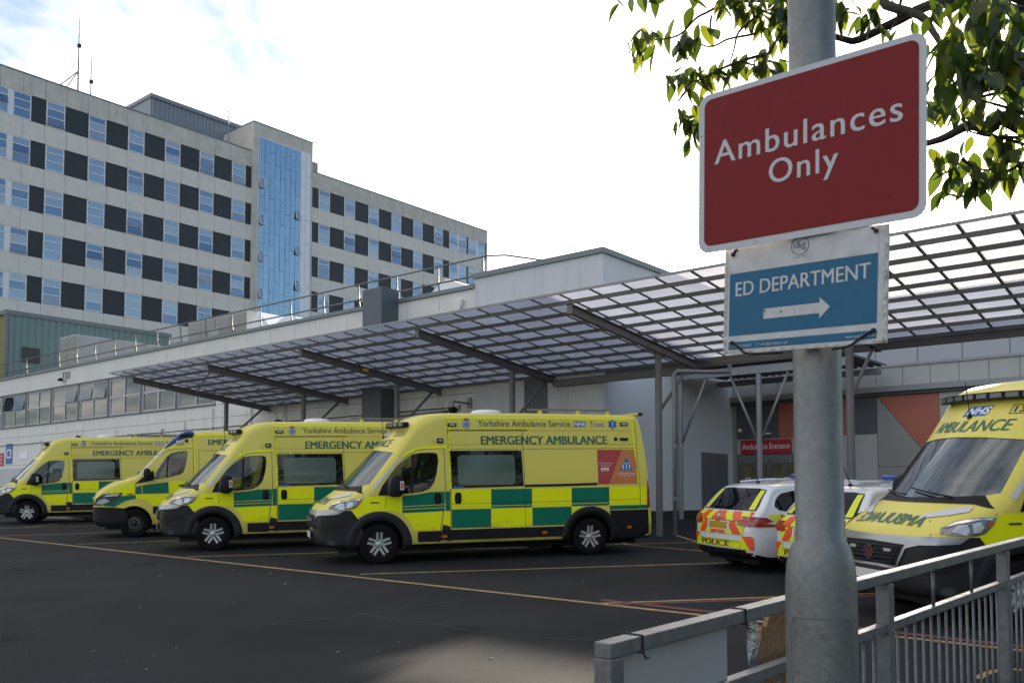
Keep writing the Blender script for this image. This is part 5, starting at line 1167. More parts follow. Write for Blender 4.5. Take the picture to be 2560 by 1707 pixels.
# ---------------------------------------------------------------- ambulance with the blue roof light (long nosed van)
def build_sprinter():
    root = thing('ambulance', 'yellow ambulance with a wraparound blue roof light between two plain roofed ones', 'ambulance', None, (0, 0, 0), 'yellow ambulances')
    def warp(x, y, z): return y * y * pchip([(-1.2, .16), (-.4, .12), (.4, .07), (1.2, 0)], x)
    def taper(x, z):
        t = pchip([(.2, .97), (.5, 1), (1.3, 1), (2.2, .94), (2.85, .88)], z)
        if x < 1.3 and z > 1.4: t *= 1 - .05 * min(1.5, 1.3 - x) * (z - 1.4)
        return t
    T = dict(ztop=[(-1.06, .62), (-1.058, .70), (-1.05, .86), (-1.03, 1.02), (-.99, 1.12), (-.86, 1.24), (-.55, 1.42), (-.3, 1.50), (-.02, 1.56), (.02, 1.58), (.3, 1.90), (.6, 2.22), (.78, 2.40), (1.0, 2.55), (1.2, 2.66), (1.45, 2.73), (1.8, 2.76), (5.2, 2.76), (5.4, 2.70), (5.46, 2.4), (5.52, 1.4), (5.55, .8), (5.56, .6)],
             zbot=[(-1.06, .58), (-1.058, .52), (-1.0, .34), (-.8, .27), (5.4, .32), (5.56, .45)], half=[(-1.06, .72), (-1.0, .84), (-.85, .92), (-.5, .97), (.2, .99), (5.3, .99), (5.56, .94)],
             rad=[(-1.06, .06), (-.8, .14), (-.3, .18), (.0, .10), (.6, .12), (1.2, .16), (2, .13), (5.3, .12), (5.56, .05)], warp=warp, taper=taper, crown=.025,
             xs=[-1.06, -1.058, -1.05, -1.03, -1.0, -.95, -.88, -.78, -.65, -.5, -.35, -.2, -.08, -.02, .02, .1, .2, .3, .42, .54, .66, .78, .9, 1.02, 1.14, 1.26, 1.45, 1.8, 2.4, 3.2, 4.0, 4.8, 5.2, 5.36, 5.42, 5.46, 5.5, 5.53, 5.55, 5.56])
    mb = loft_body(T); Sf = Surf(mb); RW, WB = .37, 4.1
    win = [(.48, 1.49), (.57, 1.73), (.78, 2.06), (.9, 2.17), (1.1, 2.22), (1.29, 2.235), (1.32, 2.17), (1.28, 1.89), (1.22, 1.68), (1.13, 1.61), (.83, 1.53)]
    ws = [(-.76, 1.66), (0, 1.62), (.76, 1.66), (.66, 2.30), (0, 2.34), (-.66, 2.30)]
    cut = [(MB().prism([(.10, 1.52), (.68, 2.20), (1.36, 2.26), (1.36, .8), (.5, .8), (.4, 1.3)], lambda u, v, d: (u, d, v), -.84, .84), 1), (MB().prism(win, lambda u, v, d: (u, d, v), -1.5, 1.5), 2), (MB().prism(ws, lambda u, v, d: (d, u, v), -1.2, .95), 2)]
    for x in (0, WB):
        for s in (-1, 1): cut.append((MB().lathe([(.001, .52 * s), (.44, .52 * s), (.44, 1.3 * s), (.001, 1.3 * s)], 32, 'y', (x, 0, RW)), 2))
    body = cut_body('body', mb, cut, ['van_yellow', 'interior', 'trim_black']); body.parent = root
    def P(name, poly, m, off=.004, st=.12, far=False): return obj(name, patch(poly, lambda u, v: Sf.side(u, v, off, far), st), M_[m], root, smooth=True)
    def RDp(name, poly, m, off, par=root):
        k = 60.0; return obj(name, patch([(a / k, h) for a, h in poly], lambda a, h: Sf.radial(a * k, h, off), .06, .06), M_[m], par, smooth=True)
    for f in (False, True): P('side_window', win, 'cab_glass', -.006, .1, f)
    obj('windscreen', patch(ws, lambda u, v: Sf.front(u, v, -.006), .1), M_['screen_glass'], root, smooth=True)
    P('window_divider', ribbon([(.80, 1.53), (.84, 2.10)], .04), 'trim_black', .004); P('window_tri', [(.03, 1.38), (.27, 1.60), (.48, 1.72), (.50, 1.49), (.3, 1.43)], 'trim_black', .006)
    P('pillar_strip', [(.04, 1.56), (.10, 1.56), (.50, 2.0), (.72, 2.22), (.68, 2.23), (.45, 2.03)], 'reflective_white', .008, .06)
    obj('dashboard', MB().box(.12, .5, -.82, .82, 1.2, 1.5), M_['interior'], root, bevel=.05)
    for y in (-.5, .45): seat(root, .85, y, .88)
    # nose
    RDp('front_bumper', [(-62, .30), (62, .30), (63, .55), (60, .76), (40, .80), (0, .80), (-40, .80), (-60, .76), (-63, .55)], 'trim_black', .02)
    RDp('grille', [(-20, .84), (20, .84), (23, 1.02), (0, 1.06), (-23, 1.02)], 'trim_black', .012)
    for h in (.90, .98): obj('grille_bar', MB().tube([Sf.radial(a, h, .02) for a in steps(-20, 20, 8)], .014, 6), M_['chrome'], root)
    b0 = Sf.front(0, .95, .03); obj('badge', MB().lathe([(.07, 0), (.09, -.01), (.09, .02)], 20, 'x', b0), M_['chrome'], root)
    for e in (-1, 1):
        h_ = RDp('headlight', [(e * a, h) for a, h in [(29, .84), (33, 1.0), (40, 1.13), (58, 1.165), (55, 1.06), (47, .90), (38, .835)]], 'lamp_dark', .014)
        RDp('lamp_unit', [(e * a, h) for a, h in [(34, .88), (36, .97), (42, 1.02), (46, .94), (40, .87)]], 'lamp_clear', .022, h_); RDp('lamp_unit', [(e * a, h) for a, h in [(40, 1.06), (44, 1.12), (55, 1.14), (53, 1.08)]], 'reflective_white', .022, h_)
    # livery
    P('livery_green', [(-.74, .885), (-.61, 1.06), (.03, 1.09), (.03, 1.0), (-.22, .945), (-.47, .79), (-.70, .82)], 'van_green', .005, .08)
    P('livery_yellow', [(-.58, 1.21), (-.2, 1.36), (.02, 1.42), (.03, 1.32), (.03, 1.11), (-.54, 1.075)], 'fluo_yellow', .005, .08)
    P('livery_green', [(.05, 1.30), (.19, 1.345), (.19, 1.125), (.05, 1.12)], 'van_green', .005); P('livery_green', [(.21, 1.345), (.83, 1.42), (.85, 1.13), (.21, 1.125)], 'van_green', .005)
    P('livery_yellow', [(.86, 1.435), (1.48, 1.44), (1.48, 1.12), (.87, 1.125)], 'fluo_yellow', .005); P('livery_yellow', [(.05, 1.105), (1.48, 1.11), (1.48, .80), (.46, .80), (.35, .92), (.22, .98), (.05, 1.0)], 'fluo_yellow', .005)
    tx = [1.52, 2.3, 3.1, 3.9, 4.7, 5.4]
    for i in range(5):
        P('livery_block', rect(tx[i], tx[i + 1] - .01, 1.12, 1.44), 'van_green' if i % 2 == 0 else 'fluo_yellow'); P('livery_block', rect(tx[i], tx[i + 1] - .01, .80, 1.11), 'fluo_yellow' if i % 2 == 0 else 'van_green')
    P('sill_trim', rect(.46, 3.6, .60, .79), 'trim_black', .012, .2); P('sill_trim', rect(4.6, 5.45, .60, .79), 'trim_black', .012, .2)
    P('edge_stripe', ribbon([(.70, 2.285), (1.03, 2.335), (1.44, 2.36)], .035), 'fluo_yellow', .006, .08); P('edge_stripe', ribbon([(1.485, 2.63), (1.51, 1.46)], .035), 'fluo_yellow', .006); P('edge_stripe', ribbon([(1.48, 2.655), (5.3, 2.66)], .035), 'fluo_yellow', .006, .2)
    text_on('side_lettering', 'EMERGENCY AMBULANCE', 1.83, 4.45, 2.39, 2.535, lambda u, v: Sf.side(u, v, .006), M_['letter_green'], root, heavy=.010)
    P('saloon_window', rrect(1.95, 2.9, 1.52, 2.16, .08), 'black_glass', .006, .14); crest(Sf, 2.25, 1.95, .08, root)
    P('notice', rect(1.70, 1.84, 1.66, 1.76), 'reflective_white', .006)
    for path in ([(.03, 1.38), (.04, .98)], [(1.45, 2.64), (1.47, 1.44), (1.46, .8)], [(.04, 1.6), (.5, 2.08), (.86, 2.26), (1.4, 2.30)]): P('panel_seam', ribbon(path, .008), 'trim_black', .007)
    for p_ in ([(1.60, 2.24), (3.3, 2.24)], [(1.60, 2.24), (1.60, 1.5)]): P('panel_seam', ribbon(p_, .008), 'trim_black', .007)
    obj('door_handle', MB().obox(Sf.side(1.20, 1.33, .02), (.10, 0, 0), (0, .015, 0), (0, 0, .02)), M_['trim_black'], root, bevel=.01); P('side_marker', rect(-.16, -.02, 1.10, 1.14), 'lamp_orange', .01); P('fuel_badge', disc(-.52, .92, .05, 14, .025), 'letter_dark', .012)
    for x in (0, WB):
        mbr = MB()
        for i in range(37):
            a = 8 + 164 * i / 36
            for rr, of in ((.435, .002), (.445, .012), (.485, .014), (.50, .004)): mbr.v.append(Sf.side(x + rr * math.cos(R(a)), max(.3, RW + rr * math.sin(R(a))), of))
        mbr.f = [(4 * i + k, 4 * (i + 1) + k, 4 * (i + 1) + k + 1, 4 * i + k + 1) for i in range(36) for k in range(3)]; obj('wheel_arch', mbr, M_['van_yellow'], root, smooth=True)
    # blue roof light: a wraparound moulding over the windscreen head
    def lightcap(sgn):
        mb = MB(); prof = [(.64, 2.275, .012), (.72, 2.40, .05), (.92, 2.58, .07), (1.14, 2.74, .09), (1.32, 2.81, .09), (1.41, 2.76, .06)]
        ys = steps(-.80, .80, 12)
        for x, z, t in prof:
            for y in ys: mb.v.append(V((x + .16 * y * y * .6, y, z - .10 * abs(y) ** 3)))
        n = len(ys); mb.f = [(j * n + i, j * n + i + 1, (j + 1) * n + i + 1, (j + 1) * n + i) for j in range(len(prof) - 1) for i in range(n - 1)]
        return mb
    cap = lightcap(1); o = obj('blue_light', cap, M_['lamp_blue'], root, smooth=True); m = o.modifiers.new('thick', 'SOLIDIFY'); m.thickness = .13; m.offset = -1
    for e in (-1, 1):
        sd = [(.66, 2.28), (.78, 2.42), (.98, 2.585), (1.18, 2.72), (1.34, 2.77), (1.44, 2.72), (1.44, 2.60), (1.18, 2.56), (.95, 2.43), (.74, 2.29)]
        c_ = obj('blue_light_cheek', MB().prism(smooth_poly(sd, 1), lambda u, v, d: (u + .05, d, v), e * .74, e * .90), M_['lamp_blue'], root, fix=True, bevel=.03)
        obj('cheek_lens', MB().obox((1.27, e * .905, 2.63), (.16, 0, .01), (0, .012, 0), (0, 0, .05)), M_['black_plastic'], c_)
        sl2 = obj('side_strobe', MB().obox(Sf.side(1.12, 2.45, .02, e > 0), (.09, 0, 0), (0, .02, 0), (0, 0, .055)), M_['lamp_clear'], root, bevel=.02); obj('side_camera', MB().lathe([(.001, -.03), (.04, -.02), (.045, .03)], 12, 'y', Sf.side(1.29, 2.50, .01, e > 0)), M_['black_plastic'], root)
        mm = obj('door_mirror', MB().prism(smooth_poly([(.29, 1.55), (.30, 1.76), (.38, 1.80), (.46, 1.74), (.47, 1.53), (.36, 1.44)], 1), lambda u, v, d: (u - .04, d, v), e * 1.04, e * 1.28), M_['black_plastic'], root, fix=True, smooth=True, bevel=.03); obj('mirror_arm', MB().tube([(.3, e * .92, 1.5), (.34, e * 1.08, 1.55)], .045, 8), M_['black_plastic'], mm)
    obj('wiper', MB().tube([Sf.front(lerp(-.6, .1, t), lerp(1.62, 1.66, t), .03) for t in steps(0, 1, 5)], .012, 6), M_['black_plastic'], root); obj('bonnet_vent', patch([(-.42, -.72), (-.22, -.72), (-.2, -.52), (-.38, -.52)], lambda x, y: Sf.top(x, y, .006), .08), M_['trim_black'], root)
    P('tail_lamp', rect(5.42, 5.52, .9, 1.5), 'lamp_red', .01); obj('chassis', MB().box(-.7, 5.3, -.7, .7, .2, .32), M_['black_plastic'], root); obj('mud_flap', MB().box(.47, .49, -.95, -.72, .12, .5), M_['rubber'], root)
    for x in (0, WB):
        for e in (-1, 1): wheel(root, x, e * .87, RW, .23, 'steel', e)
    return root
spr = build_sprinter(); g = on_ground(335, 1342.5); put(spr, g.x - VH[1] * .98, g.y + VH[0] * .98, VH)
# the ambulance facing the railing
van5 = copy_tree(van1); van5['label'] = 'yellow ambulance facing the camera behind the railing, with 1331 over its windscreen'; van5['group'] = 'yellow ambulances'
V5 = V((math.cos(R(15)), math.sin(R(15)), 0)); V5P = V((5.31, 10.93, 0))
put(van5, V5P.x, V5P.y, V5)

# ---------------------------------------------------------------- police estate cars (local +x is forward, rear bumper at 0)
def build_police():
    root = thing('police_car', 'x', 'police car', None, (0, 0, 0), 'white police estate cars')
    def warp(x, y, z): return y * y * pchip([(0, .16), (.5, .10), (1.0, 0), (3.4, 0), (4.6, -.22)], x)
    def taper(x, z):
        t = pchip([(.2, .93), (.42, .985), (.62, 1), (.86, .985), (1.0, .95), (1.46, .70)], z)
        return t
    T = dict(ztop=[(.0, .52), (.002, .60), (.008, .74), (.03, .86), (.06, .93), (.14, .99), (.22, 1.06), (.40, 1.24), (.54, 1.36), (.64, 1.41), (.9, 1.445), (1.6, 1.475), (2.3, 1.462), (2.6, 1.43), (3.0, 1.24), (3.35, 1.03), (3.5, .985), (4.1, .90), (4.38, .78), (4.5, .66), (4.55, .55)],
             zbot=[(.0, .49), (.002, .42), (.02, .34), (.1, .27), (.4, .22), (4.2, .20), (4.5, .28), (4.55, .4)], half=[(.0, .72), (.02, .78), (.06, .825), (.15, .86), (.4, .89), (1.0, .905), (3.6, .905), (4.2, .86), (4.45, .74), (4.55, .6)],
             rad=[(.0, .05), (.1, .10), (.3, .09), (.6, .08), (1.5, .10), (2.5, .08), (3.3, .10), (4.2, .16), (4.55, .06)], warp=warp, taper=taper, crown=.02,
             xs=[0, .002, .005, .012, .03, .05, .08, .12, .17, .22, .28, .34, .40, .46, .52, .58, .64, .72, .85, 1.05, 1.3, 1.6, 1.9, 2.2, 2.45, 2.6, 2.75, 2.9, 3.05, 3.2, 3.35, 3.5, 3.7, 3.9, 4.1, 4.25, 4.38, 4.46, 4.52, 4.55])
    mb = loft_body(T, NS=24); Sf = Surf(mb); RW = .325; XR, XF = .97, 3.70
    cut = []
    for x in (XR, XF):
        for s in (-1, 1): cut.append((MB().lathe([(.001, .5 * s), (.37, .5 * s), (.37, 1.2 * s), (.001, 1.2 * s)], 32, 'y', (x, 0, RW)), 1))
    body = cut_body('body', mb, cut, ['police_white', 'trim_black'], nose=False); body.parent = root
    bk = lambda y, z, off=.004: Sf.hit((-3, y, z), (1, 0, 0), off)          # rear face, seen from behind; near side of the camera is y < 0
    sd = lambda u, v, off=.004: Sf.side(u, v, off)
    def B(name, poly, m, off=.004, st=.045, par=root): return obj(name, patch(poly, lambda y, z: bk(y, z, off + .005), st), M_[m], par, smooth=True)
    def D(name, poly, m, off=.004, st=.09, par=root, both=True):
        for f in ((False, True) if both else (False,)): o = obj(name, patch(poly, lambda u, v: Sf.side(u, v, off, f), st), M_[m], par, smooth=True)
        return o
    # rear glass and side glass
    B('rear_window', [(-.71, 1.025), (.71, 1.025), (.70, 1.10), (.60, 1.355), (.4, 1.375), (-.4, 1.375), (-.60, 1.355), (-.70, 1.10)], 'black_glass', .005)
    for e in (-1, 1): B('rear_window_strip', [(e * .56, 1.035), (e * .68, 1.035), (e * .595, 1.34), (e * .50, 1.345)], 'chevron_yellow', .009)
    D('rear_quarter_window', smooth_poly([(.52, 1.05), (.60, 1.22), (.80, 1.33), (1.50, 1.36), (1.50, .99), (.9, .985)], 1), 'black_glass', .005)
    D('rear_door_window', [(1.55, 1.36), (2.15, 1.37), (2.15, .985), (1.55, .985)], 'black_glass', .005); D('front_door_window', [(2.22, 1.37), (2.55, 1.345), (3.05, 1.04), (3.05, .99), (2.22, .985)], 'black_glass', .005)
    obj('windscreen', patch([(2.68, -.55), (2.68, .55), (3.28, .68), (3.28, -.68)], lambda x, y: Sf.top(x, y, .005), .1), M_['black_glass'], root, smooth=True)
    obj('rear_wiper', MB().tube([bk(0, 1.04, .03), bk(-.1, 1.06, .03), bk(.38, 1.06, .03)], .014, 6), M_['black_plastic'], root)
    # chevrons on the tailgate and bumper corners: slanted bars, mirrored about the middle, clipped to the panels
    def chev(zone, k0, pitch, slope, m, off, name='chevron'):
        x0 = min(p[0] for p in zone); x1 = max(p[0] for p in zone); z0 = min(p[1] for p in zone); z1 = max(p[1] for p in zone)
        for s in (-1, 1):
            for i in range(-8, 12):
                a = (i + k0) * pitch
                bar = [(a, z0), (a + pitch / 2, z0), (a + pitch / 2 - slope * (z1 - z0), z1), (a - slope * (z1 - z0), z1)]
                bar = [(s * p[0], p[1]) for p in bar]
                cl_ = clip(clip_half(bar, s), zone)
                if len(cl_) >= 3 and abs(area(cl_)) > .0012: B(name, cl_, m, off + .003, .045)
    def area(p): return .5 * sum(a[0] * b[1] - b[0] * a[1] for a, b in zip(p, p[1:] + p[:1]))
    def cuth(p, n, c):
        out = []
        for a, b in zip(p, p[1:] + p[:1]):
            da = a[0] * n[0] + a[1] * n[1] - c; db = b[0] * n[0] + b[1] * n[1] - c
            if da >= 0: out.append(a)
            if da * db < 0: t = da / (da - db); out.append((lerp(a[0], b[0], t), lerp(a[1], b[1], t)))
        return out
    def clip_half(p, s): return cuth(p, (s, 0), 0.0)
    def clip(p, zone):
        z = zone if area(zone) > 0 else zone[::-1]
        for a, b in zip(z, z[1:] + z[:1]):
            if len(p) < 3: return []
            n = (-(b[1] - a[1]), b[0] - a[0]); p = cuth(p, n, n[0] * a[0] + n[1] * a[1])
        return p
    zones = [[(-.74, .86), (.74, .86), (.72, 1.0), (-.72, 1.0)], [(-.60, .64), (.60, .64), (.66, .85), (-.66, .85)], [(-.80, .40), (-.56, .40), (-.56, .62), (-.80, .62)], [(.56, .40), (.80, .40), (.80, .62), (.56, .62)]]
    for z in zones: B('chevron_base', z, 'chevron_yellow', .004); chev(z, .1, .36, .75, 'chevron_red', .007)
    B('bumper_strip', rect(-.55, .55, .42, .545), 'chevron_yellow', .006)
    text_on('police_lettering', 'POLICE', .50, -.30, .437, .527, lambda u, v: bk(u, v, .026), M_['police_letter'], root, heavy=.006, push=(-1, 0, 0))
    B('plate_recess', rect(-.30, .30, .70, .85), 'police_white', .010); B('number_plate', rect(-.25, .25, .72, .83), 'plate_yellow', .014)
    B('badge', disc(0, .925, .045, 14, .055), 'chrome', .014); B('badge', rect(-.08, .08, .865, .885), 'chrome', .012)
    for e in (-1, 1):
        tl = B('tail_lamp', [(e * .47, .80), (e * .52, .86), (e * .66, .92), (e * .80, .93), (e * .84, .80), (e * .60, .775)], 'lamp_red', .016)
        obj('tail_lamp_side', patch([(.08, .80), (.10, .93), (.34, .92), (.46, .86), (.30, .83), (.55, .80), (.62, .775), (.1, .77)], lambda u, v: Sf.side(u, v, .014, e > 0), .07), M_['lamp_red'], root, smooth=True)
        obj('reverse_lamp', patch([(e * .60, .82), (e * .80, .82), (e * .80, .845), (e * .60, .85)], lambda y, z: bk(y, z, .020), .08), M_['lamp_clear'], tl)
        B('reflector', rect(e * .66 - .12, e * .66 + .12, .335, .36), 'lamp_red', .010)
    B('rear_diffuser', [(-.70, .24), (.70, .24), (.66, .40), (-.66, .40)], 'trim_black', .012)
    D('side_strip', [(.40, .965), (1.5, .955), (1.5, .90), (.40, .90)], 'chevron_yellow', .005); D('side_strip', [(.50, .89), (1.6, .885), (1.6, .80), (.66, .80), (.44, .86)], 'chevron_yellow', .005)
    for i in range(4): D('side_block', rect(1.62 + .52 * i, 2.12 + .52 * i, .60, .96), 'nhs_blue' if i % 2 == 0 else 'chevron_yellow', .005)
    D('number_decal', rect(.62, 1.05, .915, .955), 'trim_black', .008); text_on('number_lettering', '101', .78, .90, .92, .95, lambda u, v: Sf.side(u, v, .011), M_['white_letter'], root)
    for path in ([(1.52, 1.37), (1.52, .3)], [(2.19, 1.38), (2.19, .25)]): D('panel_seam', ribbon(path, .008), 'trim_black', .006)
    obj('panel_seam', patch(ribbon([(-.74, .855), (.74, .855)], .008), lambda y, z: bk(y, z, .012), .1), M_['trim_black'], root); D('sill', rect(1.36, 3.3, .22, .30), 'trim_black', .006)
    # roof: aerial, light bar, rails
    zt = Sf.top(.85, 0, 0).z; obj('aerial', MB().lathe([(.045, 0), (.03, .03), (.001, .05)], 10, 'z', (.85, 0, zt - .005)).tube([(.85, 0, zt + .02), (.72, 0, zt + .28)], .008, 5), M_['black_plastic'], root)
    zl = Sf.top(1.75, 0, 0).z; obj('light_bar', MB().box(1.95, 2.23, -.52, .52, zl + .02, zl + .11), M_['lamp_blue'], root, bevel=.03)
    for e in (-1, 1): obj('roof_rail', MB().tube([Sf.top(x, e * .56, .03) for x in steps(.9, 2.5, 8)], .016, 6), M_['police_white'], root)
    for e in (-1, 1): obj('door_mirror', MB().obox((2.75, e * 1.0, 1.0), (.08, 0, 0), (0, .1, 0), (0, 0, .07)), M_['police_white'], root, bevel=.03)
    obj('underbody', MB().box(.3, 4.2, -.7, .7, .16, .28), M_['black_plastic'], root)
    for x in (XR, XF):
        for e in (-1, 1): wheel(root, x, e * .80, RW, .21, 'alloy', e)
    return root
pol1 = build_police(); pol2 = copy_tree(pol1)
tag(pol1, 'white police car seen from behind, wholly left of the lamp post', 'police car', 'white police estate cars')
tag(pol2, 'white police car half hidden by the lamp post', 'police car', 'white police estate cars')
PH = V((.925, .38, 0)).normalized()
def put_car(o, px, py, h):                    # px, py: foot of the left rear wheel
    g = on_ground(px, py); l = V((-h.y, h.x)); put(o, g.x - h.x * .97 - l.x * .80, g.y - h.y * .97 - l.y * .80, h)
put_car(pol1, 1842, 1406, PH); put_car(pol2, 2052, 1443, PH)
# ================================================================ lamp column and its signs
PC = V((.7555, 2.23, 0)); gp0 = gz(PC.x, PC.y)
mat('sign_back', (.30, .31, .32), .5, metal=.6)
lc = thing('lamp_column', 'galvanised steel lamp column with a bulged base in the foreground', 'lamp post', None, (PC.x, PC.y, gp0))
prof = [(.084, gp0 - .05), (.084, 1.62), (.0832, 1.655), (.0805, 1.69), (.0755, 1.718), (.0690, 1.738), (.0625, 1.748), (.0602, 1.7515), (.0602, 1.7575), (.0578, 1.7605), (.0574, 2.2), (.056, 5.9)]
obj('shaft', MB().lathe(prof, 64, 'z', PC), M_['galv_post'], lc, smooth=True, sharp=50)
obj('bracket_arm', MB().tube([(PC.x, PC.y, 5.88), (PC.x, PC.y, 6.1), (PC.x - .12, PC.y + .25, 6.22), (PC.x - .3, PC.y + .7, 6.25)], .035, 12), M_['galv_post'], lc, smooth=True)
obj('lantern', MB().obox((PC.x - .4, PC.y + .95, 6.25), (-.11, .27, 0), (.10, .04, 0), (0, 0, .06)), M_['steel_light'], lc, bevel=.03)
vdir = V((-PC.x, -PC.y, 0)).normalized(); a0 = math.atan2(vdir.y, vdir.x)
def oncyl(u, z, r): a = a0 + u / .084; return V((PC.x + r * math.cos(a), PC.y + r * math.sin(a), z))
dp = [(-.078, .9), (-.078, 1.548), (-.074, 1.562), (-.062, 1.571), (.062, 1.571), (.074, 1.562), (.078, 1.548), (.078, .9)]
obj('access_door', patch(dp, lambda u, v: oncyl(u, v, .0862), .02, .08), M_['galv_post'], lc, smooth=True)
obj('door_edge', MB().tube([oncyl(u, v, .0862) for u, v in dens(dp, .02)[:-28]], .0014, 5), M_['galv'], lc)
lk_ = obj('door_lock', MB().tube([oncyl(.004, 1.532, .085), oncyl(.004, 1.532, .0885)], .008, 14), M_['galv'], lc); obj('lock_bolt', MB().tube([oncyl(.004, 1.532, .088), oncyl(.004, 1.532, .0905)], .0052, 3), M_['steel_paint'], lk_)
for i, ch in enumerate('VALMONT'):
    z = 1.478 - .0145 * i; vs, fs = text_fit(ch, -.0045, .0045, z - .0055, z + .0055); obj('embossed_letter', MB().add([oncyl(u + .006, v, .0873) for u, v in vs], fs), M_['sign_back'], lc)
def sign_frame(C, Rv, Uv):
    C, Rv, Uv = V(C), V(Rv), V(Uv); Nv = Rv.cross(Uv)          # towards the viewer
    return lambda u, v, d=0.0: C + Rv * u + Uv * v + Nv * d
mat('sign_dark_red', (.205, .012, .015), .5, spec=.2, var=.10, vs=30); mat('reflective_grey', (.52, .53, .56), .45, var=.12, vs=160)

f1 = sign_frame((.69272, 2.12, 2.67888), (.74682, -.66445, -.02784), (.00809, -.03278, .99943))
rs = thing('road_sign', 'large dark red sign reading Ambulances Only on the lamp column', 'sign', None, f1(0, -.2))
W2, H2 = .2803, .2040
obj('plate', MB().prism(rrect(-W2, W2, -H2, H2, .030, 8), lambda u, v, d: f1(u, v, d), -.003, 0), M_['reflective_grey'], rs, fix=True)
obj('red_field', MB().add([f1(u, v, .0008) for u, v in rrect(-.2640, .2645, -.1868, .1898, .020, 8)], [tuple(range(36))]), M_['sign_dark_red'], rs)
text_on('lettering', 'Ambulances', -.2345, .2310, .0175, .0765, lambda u, v: f1(u, v, .0014), M_['reflective_grey'], rs, heavy=.0009, push=tuple((f1(0, 0, 1) - f1(0, 0, 0)) * .06), spacing=1.12)
text_on('lettering', 'Only', -.0860, .0860, -.0795, -.0025, lambda u, v: f1(u, v, .0014), M_['reflective_grey'], rs, heavy=.0009, push=tuple((f1(0, 0, 1) - f1(0, 0, 0)) * .06), spacing=1.12)
for v in (.12, -.12): obj('mounting_rail', MB().obox(f1(0, v, -.014), (f1(.2, v) - f1(0, v)), (f1(0, v, .011) - f1(0, v)), (f1(0, v + .012) - f1(0, v))), M_['sign_back'], rs)
for v in (.12, -.12):
    cz = f1(.06, v).z; obj('pole_clip', MB().tube([V((PC.x + .062 * math.cos(a), PC.y + .062 * math.sin(a), cz)) for a in [2 * math.pi * i / 24 for i in range(25)]], .006, 6), M_['sign_back'], rs); p = f1(.0, v, -.02); q = V((PC.x, PC.y, cz)); dd = (p - q); dd.z = 0; p2 = q + dd.normalized() * .055; obj('clip_spacer', MB().bar(p2, V((p.x, p.y, cz)), .03, .02), M_['sign_back'], rs)
for u, v in ((-.25, -.195), (-.12, -.1955), (-.272, .10), (.20, -.145)): obj('scuff', MB().add([f1(u + a, v + b, .0016) for a, b in disc(0, 0, .0016, 8)], [tuple(range(8))]), M_['black_plastic'], rs)
f2 = sign_frame((.69089, 2.15, 2.34327), (.69215, -.72016, -.04799), (.02131, -.04607, .99871))
mat('board_white', (.55, .56, .58), .5, var=.12, vs=25, vcol=(.42, .42, .42)); mat('board_edge', (.62, .62, .60), .6, var=.75, vs=70, vcol=(.13, .12, .10)); mat('sign_blue', (.022, .125, .235), .5, spec=.25, var=.08, vs=20); mat('logo_grey', (.07, .08, .10), .5)
es2 = thing('direction_sign', 'blue and white ED DEPARTMENT arrow board tied below the red sign', 'sign', None, f2(0, -.13))
def flat2(name, poly, m, d, par=None): return obj(name, MB().add([f2(u, v, d) for u, v in poly], [tuple(range(len(poly)))]), M_[m], par or es2)
obj('board', MB().prism([(-.2117, -.1321), (.2117, -.1321), (.2117, .1335), (-.2117, .150)], lambda u, v, d: f2(u, v, d), -.0045, 0), M_['board_white'], es2, fix=True)
flat2('white_field', [(-.1960, .0722), (.1885, .0722), (.1885, .1335), (-.1960, .148)], 'board_white', .0006)
flat2('blue_field', rect(-.1960, .1885, -.0858, .0722), 'sign_blue', .0006); flat2('blue_strip', rect(-.1960, .1885, -.1208, -.1016), 'sign_blue', .0006)
def ragged(u0, u1, v0, v1, vert):
    r_ = random.Random(9); n = 26; A, B_ = [], []
    for i in range(n + 1):
        t = i / n; j = r_.uniform(0, .0035)
        if vert: A.append((u0 + j, lerp(v0, v1, t))); B_.append((u1, lerp(v0, v1, t)))
        else: A.append((lerp(u0, u1, t), v0)); B_.append((lerp(u0, u1, t), v1 - j))
    return A + B_[::-1]
for pl, n_ in ((ragged(.2000, .2117, -.132, .132, True), 'torn_edge'), (ragged(-.2117, .2117, -.132, -.1245, False), 'torn_edge'), (ragged(-.2117, -.2035, -.13, .13, True)[::1], 'torn_edge')):
    obj(n_, patch(pl, lambda u, v: f2(u, v, .0011), .02), M_['board_edge'], es2)
text_on('lettering', 'ED DEPARTMENT', -.1780, .1722, .0155, .0505, lambda u, v: f2(u, v + .002 * (u / .18), .0012), M_['board_white'], es2, heavy=.0006, push=tuple((f2(0, 0, 1) - f2(0, 0, 0)) * .06))
flat2('arrow', [(-.0975, -.0505), (.0503, -.0505), (.0503, -.063), (.0762, -.0378), (.0503, -.0125), (.0503, -.0256), (-.0975, -.0256)], 'board_white', .0012)
obj('logo', MB().tube([f2(-.0028 + .0225 * math.cos(a), .1165 + .0215 * math.sin(a), .001) for a in [2 * math.pi * i / 40 for i in range(41)]], .0009, 5, False), M_['logo_grey'], es2)
text_on('logo_lettering', 'i&g', -.0185, .0130, .105, .1275, lambda u, v: f2(u, v, .0012), M_['logo_grey'], es2)
text_on('small_lettering', 'CONTRACTORS', -.0210, .0141, .0888, .0912, lambda u, v: f2(u, v, .0012), M_['logo_grey'], es2)
text_on('small_lettering', '01924 656637', -.1815, -.1290, -.1160, -.1090, lambda u, v: f2(u, v, .0012), M_['board_white'], es2)
text_on('small_lettering', 'info@iandgltd.co.uk', -.1028, -.0305, -.1175, -.1085, lambda u, v: f2(u, v, .0012), M_['board_white'], es2)
text_on('small_lettering', 'www.iandgltd.co.uk', .1155, .1865, -.1175, -.1085, lambda u, v: f2(u, v, .0012), M_['board_white'], es2)
